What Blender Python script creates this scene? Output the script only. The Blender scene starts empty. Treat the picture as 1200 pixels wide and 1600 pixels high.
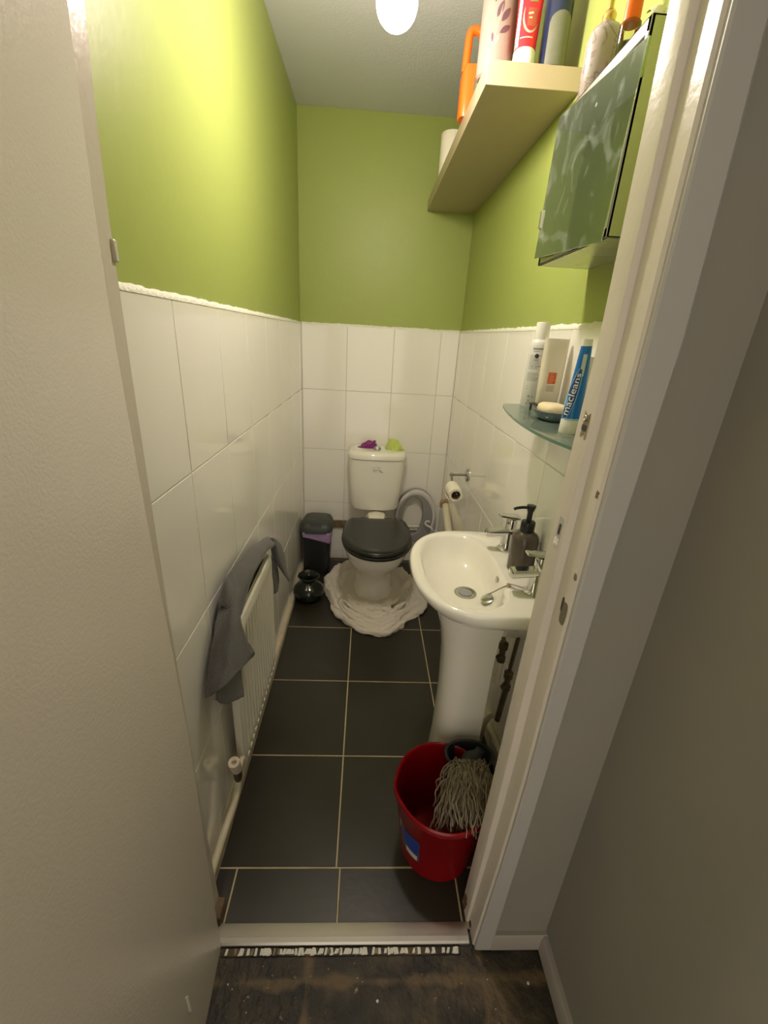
import bpy, bmesh, math, random
from mathutils import Vector, Matrix, noise
random.seed(7)
PI = math.pi
SC = bpy.context.scene
COL = SC.collection
ORIGIN = {}

# ------------------------------------------------------------------ materials
def mat(name, color, rough=.5, metal=0., spec=.5, noise_amt=0., noise_scale=8., bump=0., bump_scale=60., coat=0.,
        emit=None, emit_s=0., trans=0., ior=1.45, color2=None, sheen=0., alpha=1., sss=0., detail=4., rough_var=0.):
    m = bpy.data.materials.new(name); m.use_nodes = True
    nt = m.node_tree; b = nt.nodes['Principled BSDF']
    L = nt.links.new
    b.inputs['Base Color'].default_value = (*color, 1)
    b.inputs['Roughness'].default_value = rough
    b.inputs['Metallic'].default_value = metal
    b.inputs['Specular IOR Level'].default_value = spec
    b.inputs['IOR'].default_value = ior
    b.inputs['Coat Weight'].default_value = coat
    b.inputs['Coat Roughness'].default_value = .04
    b.inputs['Transmission Weight'].default_value = trans
    b.inputs['Sheen Weight'].default_value = sheen
    b.inputs['Alpha'].default_value = alpha
    if sss:
        b.inputs['Subsurface Weight'].default_value = sss
        b.inputs['Subsurface Scale'].default_value = .01
    if emit:
        b.inputs['Emission Color'].default_value = (*emit, 1)
        b.inputs['Emission Strength'].default_value = emit_s
    tc = nt.nodes.new('ShaderNodeTexCoord')
    if color2 is not None:
        n = nt.nodes.new('ShaderNodeTexNoise'); n.inputs['Scale'].default_value = noise_scale
        n.inputs['Detail'].default_value = detail
        L(tc.outputs['Object'], n.inputs['Vector'])
        r = nt.nodes.new('ShaderNodeValToRGB')
        r.color_ramp.elements[0].position = .5 - .28 * noise_amt - .02
        r.color_ramp.elements[1].position = .5 + .28 * noise_amt + .02
        r.color_ramp.elements[0].color = (*color, 1); r.color_ramp.elements[1].color = (*color2, 1)
        L(n.outputs['Fac'], r.inputs['Fac']); L(r.outputs['Color'], b.inputs['Base Color'])
    if rough_var:
        n = nt.nodes.new('ShaderNodeTexNoise'); n.inputs['Scale'].default_value = noise_scale
        L(tc.outputs['Object'], n.inputs['Vector'])
        mr = nt.nodes.new('ShaderNodeMapRange')
        mr.inputs['To Min'].default_value = max(0.02, rough - rough_var); mr.inputs['To Max'].default_value = rough + rough_var
        L(n.outputs['Fac'], mr.inputs['Value']); L(mr.outputs['Result'], b.inputs['Roughness'])
    if bump:
        n = nt.nodes.new('ShaderNodeTexNoise'); n.inputs['Scale'].default_value = bump_scale
        n.inputs['Detail'].default_value = 3
        L(tc.outputs['Object'], n.inputs['Vector'])
        bp = nt.nodes.new('ShaderNodeBump'); bp.inputs['Strength'].default_value = bump; bp.inputs['Distance'].default_value = .01
        L(n.outputs['Fac'], bp.inputs['Height']); L(bp.outputs['Normal'], b.inputs['Normal'])
    return m

M = {}
M['green'] = mat('lime_paint', (.345, .41, .105), .43, spec=.4, bump=.05, bump_scale=45, color2=(.355, .415, .11), noise_amt=1, noise_scale=3)
M['ceiling'] = mat('ceiling_paint', (.66, .67, .68), .8, bump=.12, bump_scale=120)
M['tile'] = mat('white_tile', (.88, .855, .81), .09, coat=.3, bump=.012, bump_scale=9)
M['grout'] = mat('cream_grout', (.62, .58, .48), .8, bump=.2, bump_scale=300)
M['caulk'] = mat('white_sealant', (.86, .84, .76), .6, bump=.5, bump_scale=140)
M['floor_tile'] = mat('black_floor_tile', (.022, .019, .013), .36, bump=.03, bump_scale=50, color2=(.031, .027, .019), noise_amt=1, noise_scale=6, rough_var=.07)
M['floor_grout'] = mat('tan_floor_grout', (.62, .52, .34), .85, color2=(.42, .32, .18), noise_amt=.9, noise_scale=14)
M['gloss'] = mat('aged_white_gloss_paint', (.60, .55, .47), .28, bump=.06, bump_scale=70, color2=(.66, .61, .53), noise_amt=1, noise_scale=5)
M['door_gloss'] = mat('door_white_gloss_paint', (.80, .745, .66), .27, bump=.09, bump_scale=230)
M['arch'] = mat('architrave_paint', (.44, .425, .39), .45, bump=.05, bump_scale=60)
M['hall'] = mat('charcoal_olive_wall_paint', (.255, .245, .205), .62, bump=.12, bump_scale=14, color2=(.29, .265, .215), noise_amt=1, noise_scale=5)
M['bare_wood'] = mat('bare_dirty_wood', (.30, .21, .12), .8, color2=(.07, .045, .025), noise_amt=1, noise_scale=30)
M['worn'] = mat('chipped_old_paint', (.42, .34, .22), .7, color2=(.10, .07, .04), noise_amt=1, noise_scale=70)
M['recess'] = mat('painted_recess_shade', (.17, .145, .095), .7)  # darker jamb colour with the shade of the latch cut-out put in
M['alu'] = mat('worn_aluminium', (.52, .49, .44), .42, metal=.85, bump=.05, bump_scale=90, rough_var=.1)
M['chrome'] = mat('chrome', (.66, .66, .65), .10, metal=1)
M['dull_chrome'] = mat('dull_chrome', (.55, .55, .52), .22, metal=1)
M['dark_chrome'] = mat('darker_chrome', (.30, .30, .29), .3, metal=.9)  # chrome made darker and rougher so the holder arm shows against the tiles
M['steel'] = mat('stainless_steel', (.62, .60, .55), .27, metal=.85, rough_var=.06)
M['brass'] = mat('tarnished_brass', (.17, .135, .08), .4, metal=.7, color2=(.08, .07, .045), noise_amt=1, noise_scale=40)
M['rust'] = mat('rusty_plate', (.30, .15, .06), .7, color2=(.55, .42, .28), noise_amt=1, noise_scale=45)
M['ceramic'] = mat('white_ceramic', (.88, .85, .775), .07, coat=.5)
M['black_plastic'] = mat('black_gloss_plastic', (.016, .017, .014), .25)
M['bin'] = mat('charcoal_plastic', (.022, .025, .027), .42)
M['bin_lid'] = mat('charcoal_lid_plastic', (.055, .062, .058), .42)
M['liner'] = mat('lilac_bin_liner', (.40, .27, .50), .35, bump=.6, bump_scale=45)
M['vase'] = mat('black_glazed_pottery', (.010, .013, .009), .12, coat=.4)
M['cloth'] = mat('white_towelling', (.92, .86, .80), .95, bump=.8, bump_scale=300, sheen=.3, color2=(.86, .77, .62), noise_amt=1.2, noise_scale=5)
M['towel'] = mat('grey_towelling', (.082, .073, .072), .95, bump=.8, bump_scale=420, sheen=.5)
M['towel_hem'] = mat('grey_towel_hem', (.20, .18, .18), .9, bump=.5, bump_scale=500, sheen=.4)
M['radiator'] = mat('white_enamel', (.74, .71, .62), .32)
M['pipe_paint'] = mat('painted_pipe', (.72, .66, .52), .4, color2=(.66, .60, .44), noise_amt=1, noise_scale=20)
M['skirt'] = mat('dirty_white_paint', (.66, .58, .48), .45, color2=(.50, .42, .30), noise_amt=1.2, noise_scale=25)
M['valve'] = mat('white_valve_plastic', (.70, .62, .50), .5)
M['hall_skirt'] = mat('hall_skirting_paint', (.36, .33, .285), .5)
M['red'] = mat('red_plastic', (.24, .002, .006), .3)
M['sticker_blue'] = mat('blue_sticker', (.02, .05, .30), .4)
M['sticker_white'] = mat('white_sticker', (.60, .58, .52), .5)
M['sticker_grey'] = mat('dark_sticker', (.10, .10, .12), .5)
M['wringer'] = mat('black_wringer_plastic', (.02, .022, .024), .5)
M['mop'] = mat('grey_cotton_yarn', (.30, .245, .17), .95, color2=(.13, .105, .07), noise_amt=1, noise_scale=60)
M['shelf'] = mat('pale_wood_veneer', (.40, .325, .205), .40, color2=(.43, .35, .23), noise_amt=1, noise_scale=12)
M['purple'] = mat('purple_microfibre', (.26, .02, .22), .95, bump=.8, bump_scale=160, sheen=.4)
M['lime'] = mat('lime_microfibre', (.62, .74, .16), .95, bump=.8, bump_scale=160, sheen=.4)
M['trainer_grey'] = mat('grey_plastic', (.30, .29, .30), .45)
M['trainer_white'] = mat('white_soft_plastic', (.68, .66, .66), .4)
M['amber'] = mat('smoky_brown_bottle', (.085, .066, .050), .25, coat=.2)
M['pump_black'] = mat('black_pump_plastic', (.012, .016, .014), .3)
M['white_plastic'] = mat('white_plastic', (.80, .78, .72), .32)
M['can_body'] = mat('white_can_print', (.74, .73, .70), .3)
M['print_grey'] = mat('grey_print', (.30, .30, .32), .5)
M['print_black'] = mat('black_print', (.03, .03, .035), .5)
M['cream'] = mat('cream_bottle', (.72, .66, .53), .35)
M['orange_label'] = mat('orange_label', (.62, .12, .03), .5)
M['label_text'] = mat('pale_label_print', (.80, .45, .32), .5)
M['soap'] = mat('cream_soap', (.84, .72, .47), .45, sss=.15)
M['dish'] = mat('blue_grey_glazed_dish', (.13, .17, .20), .15, coat=.3)
M['tube_blue'] = mat('blue_tube_print', (.004, .15, .50), .3)
M['tube_navy'] = mat('navy_tube_print', (.02, .06, .22), .35)
M['tube_light'] = mat('light_blue_tube_print', (.30, .62, .90), .35)
M['tube_gold'] = mat('silver_tube_print', (.50, .56, .52), .35)
M['white_print'] = mat('white_print', (.88, .88, .86), .4)
M['paper'] = mat('white_tissue_paper', (.86, .80, .68), .9, bump=.3, bump_scale=120)
M['card'] = mat('cardboard_core', (.20, .16, .11), .9)
M['canister'] = mat('beige_stoneware', (.27, .20, .165), .5, bump=.06, bump_scale=200)
M['leaf_mauve'] = mat('mauve_leaf_print', (.11, .05, .065), .5)
M['leaf_pale'] = mat('pale_leaf_print', (.38, .33, .23), .5)
M['orange'] = mat('orange_plastic', (.95, .16, .012), .35)
M['red_tube'] = mat('red_tube_print', (.72, .02, .03), .35)
M['brown_print'] = mat('red_brown_print', (.34, .07, .03), .4)
M['green_print'] = mat('green_print', (.10, .26, .05), .5)
M['navy'] = mat('navy_can_print', (.014, .022, .055), .3)
M['sage_label'] = mat('sage_label', (.12, .125, .085), .4, color2=(.16, .16, .11), noise_amt=1, noise_scale=30)
M['gold'] = mat('gold_pump', (.70, .47, .16), .25, metal=1)
M['carton'] = mat('olive_carton', (.22, .25, .08), .6)
M['dark_inside'] = mat('cabinet_interior', (.06, .06, .07), .5)
M['lamp'] = mat('lamp_glass', (1, 1, 1), .4, emit=(1, .86, .77), emit_s=290)
M['lamp_base'] = mat('lamp_holder_plastic', (.75, .73, .68), .4)

def marble():
    m = mat('white_marble_print', (.66, .57, .52), .25, coat=.3)
    nt = m.node_tree; L = nt.links.new; b = nt.nodes['Principled BSDF']
    tc = nt.nodes.new('ShaderNodeTexCoord')
    n = nt.nodes.new('ShaderNodeTexNoise'); n.inputs['Scale'].default_value = 18; n.inputs['Distortion'].default_value = 2.5
    L(tc.outputs['Object'], n.inputs['Vector'])
    r = nt.nodes.new('ShaderNodeValToRGB'); e = r.color_ramp.elements
    e[0].position = .44; e[0].color = (.37, .315, .29, 1); e[1].position = .56; e[1].color = (.37, .315, .29, 1)
    k = e.new(.5); k.color = (.23, .18, .165, 1)
    L(n.outputs['Fac'], r.inputs['Fac']); L(r.outputs['Color'], b.inputs['Base Color'])
    return m
M['marble'] = marble()

def glass_shelf_mat():
    m = bpy.data.materials.new('green_tinted_glass'); m.use_nodes = True
    nt = m.node_tree; nt.nodes.clear(); L = nt.links.new
    out = nt.nodes.new('ShaderNodeOutputMaterial')
    t = nt.nodes.new('ShaderNodeBsdfTransparent'); t.inputs['Color'].default_value = (.80, .90, .84, 1)
    g = nt.nodes.new('ShaderNodeBsdfGlossy'); g.inputs['Roughness'].default_value = .06
    d = nt.nodes.new('ShaderNodeBsdfDiffuse'); d.inputs['Color'].default_value = (.42, .55, .47, 1)
    f = nt.nodes.new('ShaderNodeFresnel'); f.inputs['IOR'].default_value = 1.8
    tc = nt.nodes.new('ShaderNodeTexCoord')
    n = nt.nodes.new('ShaderNodeTexNoise'); n.inputs['Scale'].default_value = 22
    L(tc.outputs['Object'], n.inputs['Vector'])
    mr = nt.nodes.new('ShaderNodeMapRange'); mr.inputs['From Min'].default_value = .35; mr.inputs['From Max'].default_value = .7
    mr.inputs['To Min'].default_value = .30; mr.inputs['To Max'].default_value = .48
    L(n.outputs['Fac'], mr.inputs['Value'])
    m1 = nt.nodes.new('ShaderNodeMixShader'); m2 = nt.nodes.new('ShaderNodeMixShader')
    L(mr.outputs['Result'], m1.inputs['Fac']); L(t.outputs[0], m1.inputs[1]); L(d.outputs[0], m1.inputs[2])
    L(f.outputs[0], m2.inputs['Fac']); L(m1.outputs[0], m2.inputs[1]); L(g.outputs[0], m2.inputs[2])
    L(m2.outputs[0], out.inputs['Surface'])
    return m
M['glass'] = glass_shelf_mat()
M['glass_edge'] = mat('green_glass_edge', (.10, .22, .16), .15)
M['clear'] = None
def clear_mat():
    m = bpy.data.materials.new('clear_bottle_plastic'); m.use_nodes = True
    nt = m.node_tree; nt.nodes.clear(); L = nt.links.new
    out = nt.nodes.new('ShaderNodeOutputMaterial')
    t = nt.nodes.new('ShaderNodeBsdfTransparent'); t.inputs['Color'].default_value = (.86, .84, .74, 1)
    g = nt.nodes.new('ShaderNodeBsdfGlossy'); g.inputs['Roughness'].default_value = .05
    f = nt.nodes.new('ShaderNodeFresnel'); f.inputs['IOR'].default_value = 1.6
    m2 = nt.nodes.new('ShaderNodeMixShader')
    L(f.outputs[0], m2.inputs['Fac']); L(t.outputs[0], m2.inputs[1]); L(g.outputs[0], m2.inputs[2])
    L(m2.outputs[0], out.inputs['Surface'])
    return m
M['clear'] = clear_mat()

def mirror_mat():
    m = mat('smeared_mirror', (.44, .53, .36), .03, metal=1)
    nt = m.node_tree; L = nt.links.new; b = nt.nodes['Principled BSDF']; out = nt.nodes['Material Output']
    tc = nt.nodes.new('ShaderNodeTexCoord')
    n = nt.nodes.new('ShaderNodeTexNoise'); n.inputs['Scale'].default_value = 11; n.inputs['Distortion'].default_value = 1.8; n.inputs['Detail'].default_value = 8
    L(tc.outputs['Object'], n.inputs['Vector'])
    v = nt.nodes.new('ShaderNodeTexVoronoi'); v.inputs['Scale'].default_value = 38
    L(tc.outputs['Object'], v.inputs['Vector'])
    lt = nt.nodes.new('ShaderNodeMath'); lt.operation = 'LESS_THAN'; lt.inputs[1].default_value = .13
    L(v.outputs['Distance'], lt.inputs[0])
    mr = nt.nodes.new('ShaderNodeMapRange'); mr.inputs['From Min'].default_value = .5; mr.inputs['From Max'].default_value = .80
    mr.inputs['To Min'].default_value = .05; mr.inputs['To Max'].default_value = .34
    L(n.outputs['Fac'], mr.inputs['Value'])
    sp = nt.nodes.new('ShaderNodeMath'); sp.operation = 'MULTIPLY'; sp.inputs[1].default_value = .5
    n2 = nt.nodes.new('ShaderNodeTexNoise'); n2.inputs['Scale'].default_value = 7
    L(tc.outputs['Object'], n2.inputs['Vector'])
    gt = nt.nodes.new('ShaderNodeMath'); gt.operation = 'GREATER_THAN'; gt.inputs[1].default_value = .56
    L(n2.outputs['Fac'], gt.inputs[0])
    ml = nt.nodes.new('ShaderNodeMath'); ml.operation = 'MULTIPLY'
    L(lt.outputs[0], ml.inputs[0]); L(gt.outputs[0], ml.inputs[1]); L(ml.outputs[0], sp.inputs[0])
    mx = nt.nodes.new('ShaderNodeMath'); mx.operation = 'MAXIMUM'
    L(mr.outputs['Result'], mx.inputs[0]); L(sp.outputs[0], mx.inputs[1])
    d = nt.nodes.new('ShaderNodeBsdfDiffuse'); d.inputs['Color'].default_value = (.62, .68, .66, 1)
    ms = nt.nodes.new('ShaderNodeMixShader')
    L(mx.outputs[0], ms.inputs['Fac']); L(b.outputs[0], ms.inputs[1]); L(d.outputs[0], ms.inputs[2])
    L(ms.outputs[0], out.inputs['Surface'])
    return m
M['mirror'] = mirror_mat()

def hall_floor_mat():
    m = mat('bare_stained_hall_floor', (.05, .04, .03), .55, bump=.5, bump_scale=55)
    nt = m.node_tree; L = nt.links.new; b = nt.nodes['Principled BSDF']
    tc = nt.nodes.new('ShaderNodeTexCoord')
    n = nt.nodes.new('ShaderNodeTexNoise'); n.inputs['Scale'].default_value = 9; n.inputs['Detail'].default_value = 7
    L(tc.outputs['Object'], n.inputs['Vector'])
    r = nt.nodes.new('ShaderNodeValToRGB'); e = r.color_ramp.elements
    e[0].position = .40; e[0].color = (.020, .017, .013, 1); e[1].position = .68; e[1].color = (.12, .085, .045, 1)
    k = e.new(.52); k.color = (.045, .036, .024, 1)
    L(n.outputs['Fac'], r.inputs['Fac'])
    v = nt.nodes.new('ShaderNodeTexNoise'); v.inputs['Scale'].default_value = 55
    L(tc.outputs['Object'], v.inputs['Vector'])
    gt = nt.nodes.new('ShaderNodeMapRange'); gt.inputs['From Min'].default_value = .70; gt.inputs['From Max'].default_value = .78
    L(v.outputs['Fac'], gt.inputs['Value'])
    mx = nt.nodes.new('ShaderNodeMixRGB'); mx.inputs['Color2'].default_value = (.30, .25, .17, 1)
    L(gt.outputs['Result'], mx.inputs['Fac']); L(r.outputs['Color'], mx.inputs['Color1'])
    sx = nt.nodes.new('ShaderNodeSeparateXYZ'); L(tc.outputs['Object'], sx.inputs[0])
    wob = nt.nodes.new('ShaderNodeTexNoise'); wob.inputs['Scale'].default_value = 16
    L(tc.outputs['Object'], wob.inputs['Vector'])
    last = mx.outputs['Color']
    for axis, at, wd in (('X', -.088, .014), ('Y', .527, .012), ('X', .33, .012), ('Y', .30, .012)):
        d = nt.nodes.new('ShaderNodeMath'); d.operation = 'SUBTRACT'; d.inputs[1].default_value = at; L(sx.outputs[axis], d.inputs[0])
        a = nt.nodes.new('ShaderNodeMath'); a.operation = 'ABSOLUTE'; L(d.outputs[0], a.inputs[0])
        q = nt.nodes.new('ShaderNodeMath'); q.operation = 'MULTIPLY_ADD'; q.inputs[1].default_value = .05; q.inputs[2].default_value = -.025; L(wob.outputs['Fac'], q.inputs[0])
        ad = nt.nodes.new('ShaderNodeMath'); ad.operation = 'ADD'; L(a.outputs[0], ad.inputs[0]); L(q.outputs[0], ad.inputs[1])
        r2 = nt.nodes.new('ShaderNodeMapRange'); r2.inputs['From Min'].default_value = wd; r2.inputs['From Max'].default_value = 0
        r2.inputs['To Min'].default_value = 0; r2.inputs['To Max'].default_value = .75; L(ad.outputs[0], r2.inputs['Value'])
        m3 = nt.nodes.new('ShaderNodeMixRGB'); m3.inputs['Color2'].default_value = (.155, .105, .05, 1)
        L(r2.outputs['Result'], m3.inputs['Fac']); L(last, m3.inputs['Color1']); last = m3.outputs['Color']
    L(last, b.inputs['Base Color'])
    return m
M['hall_floor'] = hall_floor_mat()

# ------------------------------------------------------------------ builders
class B:
    def __init__(s):
        s.bm = bmesh.new(); s.mats = []
    def mi(s, m):
        if m not in s.mats: s.mats.append(m)
        return s.mats.index(m)
    def face(s, vs, m):
        try:
            f = s.bm.faces.new(vs); f.material_index = s.mi(m); return f
        except ValueError:
            return None
    def box(s, x0, x1, y0, y1, z0, z1, m):
        v = [s.bm.verts.new((x, y, z)) for z in (z0, z1) for y in (y0, y1) for x in (x0, x1)]
        for q in ((0, 2, 3, 1), (4, 5, 7, 6), (0, 1, 5, 4), (2, 6, 7, 3), (0, 4, 6, 2), (1, 3, 7, 5)):
            s.face([v[i] for i in q], m)
        return v
    def obox(s, c, ax, ay, az, m):                    # oriented box, half-axes
        c = Vector(c); ax = Vector(ax); ay = Vector(ay); az = Vector(az)
        v = [s.bm.verts.new(c + i * ax + j * ay + k * az) for k in (-1, 1) for j in (-1, 1) for i in (-1, 1)]
        for q in ((0, 2, 3, 1), (4, 5, 7, 6), (0, 1, 5, 4), (2, 6, 7, 3), (0, 4, 6, 2), (1, 3, 7, 5)):
            s.face([v[i] for i in q], m)
    def loft(s, rings, m, closed=True, cap0=True, cap1=True, loop=False):
        R = [[s.bm.verts.new(p) for p in r] for r in rings]
        n = len(R[0]); k = len(R)
        for a in range(k if loop else k - 1):
            r0, r1 = R[a], R[(a + 1) % k]
            for i in range(n if closed else n - 1):
                j = (i + 1) % n
                s.face([r0[i], r0[j], r1[j], r1[i]], m[a] if isinstance(m, list) else m)
        mm = m if not isinstance(m, list) else None
        if closed and cap0 and not loop: s.face(R[0][::-1], mm or m[0])
        if closed and cap1 and not loop: s.face(R[-1], mm or m[-1])
        return R
    def lathe(s, c, prof, m, n=40, axis=(0, 0, 1), cap0=True, cap1=True, sx=1., sy=1.):
        c = Vector(c); w = Vector(axis).normalized()
        u = w.orthogonal().normalized() if abs(w.z) < .999 else Vector((1, 0, 0)); v = w.cross(u)
        rings = [[c + w * z + u * (r * sx * math.cos(2 * PI * i / n)) + v * (r * sy * math.sin(2 * PI * i / n)) for i in range(n)] for r, z in prof]
        return s.loft(rings, m, True, cap0, cap1)
    def tube(s, pts, r, m, n=10, caps=True):
        pts = [Vector(p) for p in pts]; rings = []
        t0 = (pts[1] - pts[0]).normalized(); u = t0.orthogonal().normalized()
        for i, p in enumerate(pts):
            t = (pts[min(i + 1, len(pts) - 1)] - pts[max(i - 1, 0)]).normalized()
            u = (u - t * u.dot(t)).normalized(); v = t.cross(u)
            rr = r[i] if isinstance(r, (list, tuple)) else r
            rings.append([p + u * (rr * math.cos(2 * PI * k / n)) + v * (rr * math.sin(2 * PI * k / n)) for k in range(n)])
        s.loft(rings, m, True, caps, caps)
    def grid(s, P, m, flip=False):
        V = [[s.bm.verts.new(p) for p in row] for row in P]
        for i in range(len(V) - 1):
            for j in range(len(V[0]) - 1):
                q = [V[i][j], V[i][j + 1], V[i + 1][j + 1], V[i + 1][j]]
                s.face(q[::-1] if flip else q, m)
        return V
    def sphere(s, c, r, m, n=20, k=12, sc=(1, 1, 1)):
        c = Vector(c)
        rings = []
        for a in range(k + 1):
            t = PI * a / k; rr = max(math.sin(t), .02)
            rings.append([c + Vector((r * sc[0] * rr * math.cos(2 * PI * i / n), r * sc[1] * rr * math.sin(2 * PI * i / n), -r * sc[2] * math.cos(t))) for i in range(n)])
        s.loft(rings, m)
    def build(s, name, parent=None, bevel=0., seg=2, sub=0, smooth=True, ang=38, solid=0., recalc=True):
        if recalc: bmesh.ops.recalc_face_normals(s.bm, faces=s.bm.faces[:])
        off = ORIGIN.get(parent.name, Vector()) if parent else Vector()
        if parent: bmesh.ops.translate(s.bm, verts=s.bm.verts[:], vec=-off)
        me = bpy.data.meshes.new(name); s.bm.to_mesh(me); s.bm.free()
        for m in s.mats: me.materials.append(m)
        o = bpy.data.objects.new(name, me); COL.objects.link(o)
        if parent: o.parent = parent
        ORIGIN[o.name] = off
        if smooth:
            me.polygons.foreach_set('use_smooth', [True] * len(me.polygons))
            if ang: me.set_sharp_from_angle(angle=math.radians(ang))
        if bevel:
            d = o.modifiers.new('edge', 'BEVEL'); d.width = bevel; d.segments = seg; d.limit_method = 'ANGLE'; d.angle_limit = math.radians(40)
        if solid:
            d = o.modifiers.new('thick', 'SOLIDIFY'); d.thickness = solid; d.offset = 0
        if sub:
            d = o.modifiers.new('sub', 'SUBSURF'); d.levels = sub; d.render_levels = sub
        return o

def tag(o, label, cat, group=None, kind=None):
    o['label'] = label; o['category'] = cat
    if group: o['group'] = group
    if kind: o['kind'] = kind
    return o
def thing(name, loc, label, cat, group=None):
    o = bpy.data.objects.new(name, None); COL.objects.link(o); o.location = loc; o.empty_display_size = .05
    ORIGIN[o.name] = Vector(loc)
    return tag(o, label, cat, group)
def struct(o, label, cat): return tag(o, label, cat, kind='structure')
def sell(cx, cy, a, b, n=2., k=48, ph=0.):
    out = []
    for i in range(k):
        t = 2 * PI * i / k + ph; c, s_ = math.cos(t), math.sin(t)
        out.append((cx + a * math.copysign(abs(c) ** (2 / n), c), cy + b * math.copysign(abs(s_) ** (2 / n), s_)))
    return out
def ring(pts, z): return [(x, y, z) for x, y in pts]
def lerp_tab(tab, z):
    if z <= tab[0][0]: return tab[0][1]
    for (a, va), (b, vb) in zip(tab, tab[1:]):
        if z <= b:
            t = (z - a) / (b - a); return va + (vb - va) * t
    return tab[-1][1]
def spline(pts, k=8):
    P = [Vector(p) for p in pts]; P = [P[0] * 2 - P[1]] + P + [P[-1] * 2 - P[-2]]
    out = []
    for i in range(1, len(P) - 2):
        for j in range(k):
            t = j / k; a, b, c, d = P[i - 1], P[i], P[i + 1], P[i + 2]
            out.append(.5 * ((2 * b) + (c - a) * t + (2 * a - 5 * b + 4 * c - d) * t * t + (3 * b - a - 3 * c + d) * t ** 3))
    out.append(P[-2]); return out
def text_mesh(txt, size):
    cu = bpy.data.curves.new('t', 'FONT'); cu.body = txt; cu.size = size; cu.resolution_u = 3
    ob = bpy.data.objects.new('t', cu); COL.objects.link(ob)
    dg = bpy.context.evaluated_depsgraph_get(); dg.update()
    me = bpy.data.meshes.new_from_object(ob.evaluated_get(dg))
    vs = [v.co.copy() for v in me.vertices]; fs = [tuple(p.vertices) for p in me.polygons]
    bpy.data.objects.remove(ob); bpy.data.curves.remove(cu); bpy.data.meshes.remove(me)
    return vs, fs

# ------------------------------------------------------------------ room shell
XL, XR, YB, H = -.379, .503, 2.60, 2.39          # tile faces / ceiling
PL, PR, PB = XL - .006, XR + .006, YB + .006     # plaster faces
YF0, YF1 = .59, .68                              # door wall
ROWS = [.002, .055, .402, .749, 1.101, 1.449]
G = .0014
def seq(start, step, lo, hi):
    v = [start + step * k for k in range(-12, 13)]
    return [lo] + [q for q in v if lo + .012 < q < hi - .012] + [hi]

b = B()
b.box(PL - .10, PL, YF1 - .09, PB + .1, -.02, H, M['green'])
b.box(PL - .001, XL - .0022, YF1 + .001, PB, .0, 1.446, M['grout'])
ys = seq(.925, .2645, YF1 + .002, YB - .001)
for z0, z1 in zip(ROWS, ROWS[1:]):
    for y0, y1 in zip(ys, ys[1:]):
        b.box(XL - .006, XL, y0 + G, y1 - G, z0 + G, z1 - G, M['tile'])
struct(b.build('wall_left', bevel=.0012), 'left wall, lime green above white tiles', 'wall')
b = B()
b.box(PR, PR + .10, YF1 - .0, PB + .1, -.02, H, M['green'])
b.box(XR + .0022, PR + .001, YF1 + .001, PB, .0, 1.446, M['grout'])
ys = seq(1.155, .2645, YF1 + .002, YB - .001)
for z0, z1 in zip(ROWS, ROWS[1:]):
    for y0, y1 in zip(ys, ys[1:]):
        b.box(XR, XR + .006, y0 + G, y1 - G, z0 + G, z1 - G, M['tile'])
struct(b.build('wall_right', bevel=.0012), 'right wall, lime green above white tiles', 'wall')
b = B()
b.box(PL - .1, PR + .1, PB, PB + .1, -.02, H, M['green'])
b.box(PL, PR, YB + .0022, PB + .001, .0, 1.446, M['grout'])
xs = seq(-.125, .2625, XL + .001, XR - .001)
for z0, z1 in zip(ROWS, ROWS[1:]):
    for x0, x1 in zip(xs, xs[1:]):
        b.box(x0 + G, x1 - G, YB, YB + .006, z0 + G, z1 - G, M['tile'])
struct(b.build('wall_back', bevel=.0012), 'back wall behind the toilet, lime green above white tiles', 'wall')

def bead(name, a, c, nrm, lab):                     # ragged white sealant line on top of the tiles
    a, c, nrm = Vector(a), Vector(c), Vector(nrm); b = B(); n = int((c - a).length / .012); rings = []
    for i in range(n + 1):
        p = a.lerp(c, i / n); q = noise.noise(p * 30) * .5 + noise.noise(p * 90) * .5
        h = .006 + .005 * q; t = .0085 + .002 * q
        base = p - nrm * .007
        rings.append([base + Vector((0, 0, -.006)), p + nrm * .0012 + Vector((0, 0, -.005)), p + nrm * .001 + Vector((0, 0, .001)), p - nrm * .004 + Vector((0, 0, h * .8)), base + Vector((0, 0, h + .003))])
    b.loft(rings, M['caulk']); struct(b.build(name, ang=60), lab, 'sealant')
bead('trim_1', (XL, YF1 + .003, 1.450), (XL, YB - .003, 1.450), (1, 0, 0), 'ragged white sealant line along the top of the left tiles')
bead('trim_2', (XL + .002, YB, 1.450), (XR - .002, YB, 1.450), (0, -1, 0), 'ragged white sealant line along the top of the back tiles')
bead('trim_3', (XR, YF1 + .003, 1.450), (XR, YB - .003, 1.450), (-1, 0, 0), 'ragged white sealant line along the top of the right tiles')

b = B(); b.box(-1.3, 1.3, -1.5, PB + .1, H, H + .06, M['ceiling'])
struct(b.build('ceiling'), 'plain off-white ceiling', 'ceiling')

# floor: black tiles on a grout bed
b = B()
b.box(PL, PR, .622, PB, -.03, -.0012, M['floor_grout'])
gr = .0022
rowy = [.632, .759, 1.112, 1.476, 1.847, 2.212, 2.577, YB]
for i, (y0, y1) in enumerate(zip(rowy, rowy[1:])):
    if i == 0: xs = [XL, -.312, -.0255, .300, XR]
    else: xs = [XL, -.036, .326, XR]
    for x0, x1 in zip(xs, xs[1:]):
        b.box(x0 + gr, x1 - gr, y0 + gr, y1 - gr, -.02, 0, M['floor_tile'])
struct(b.build('floor', bevel=.0012), 'black square tile floor with cream grout', 'floor')
b = B(); b.box(-1.2, .60, -1.5, .622, -.05, -.006, M['hall_floor'])
struct(b.build('floor', smooth=False), 'bare stained dark hall floor', 'floor')

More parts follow.
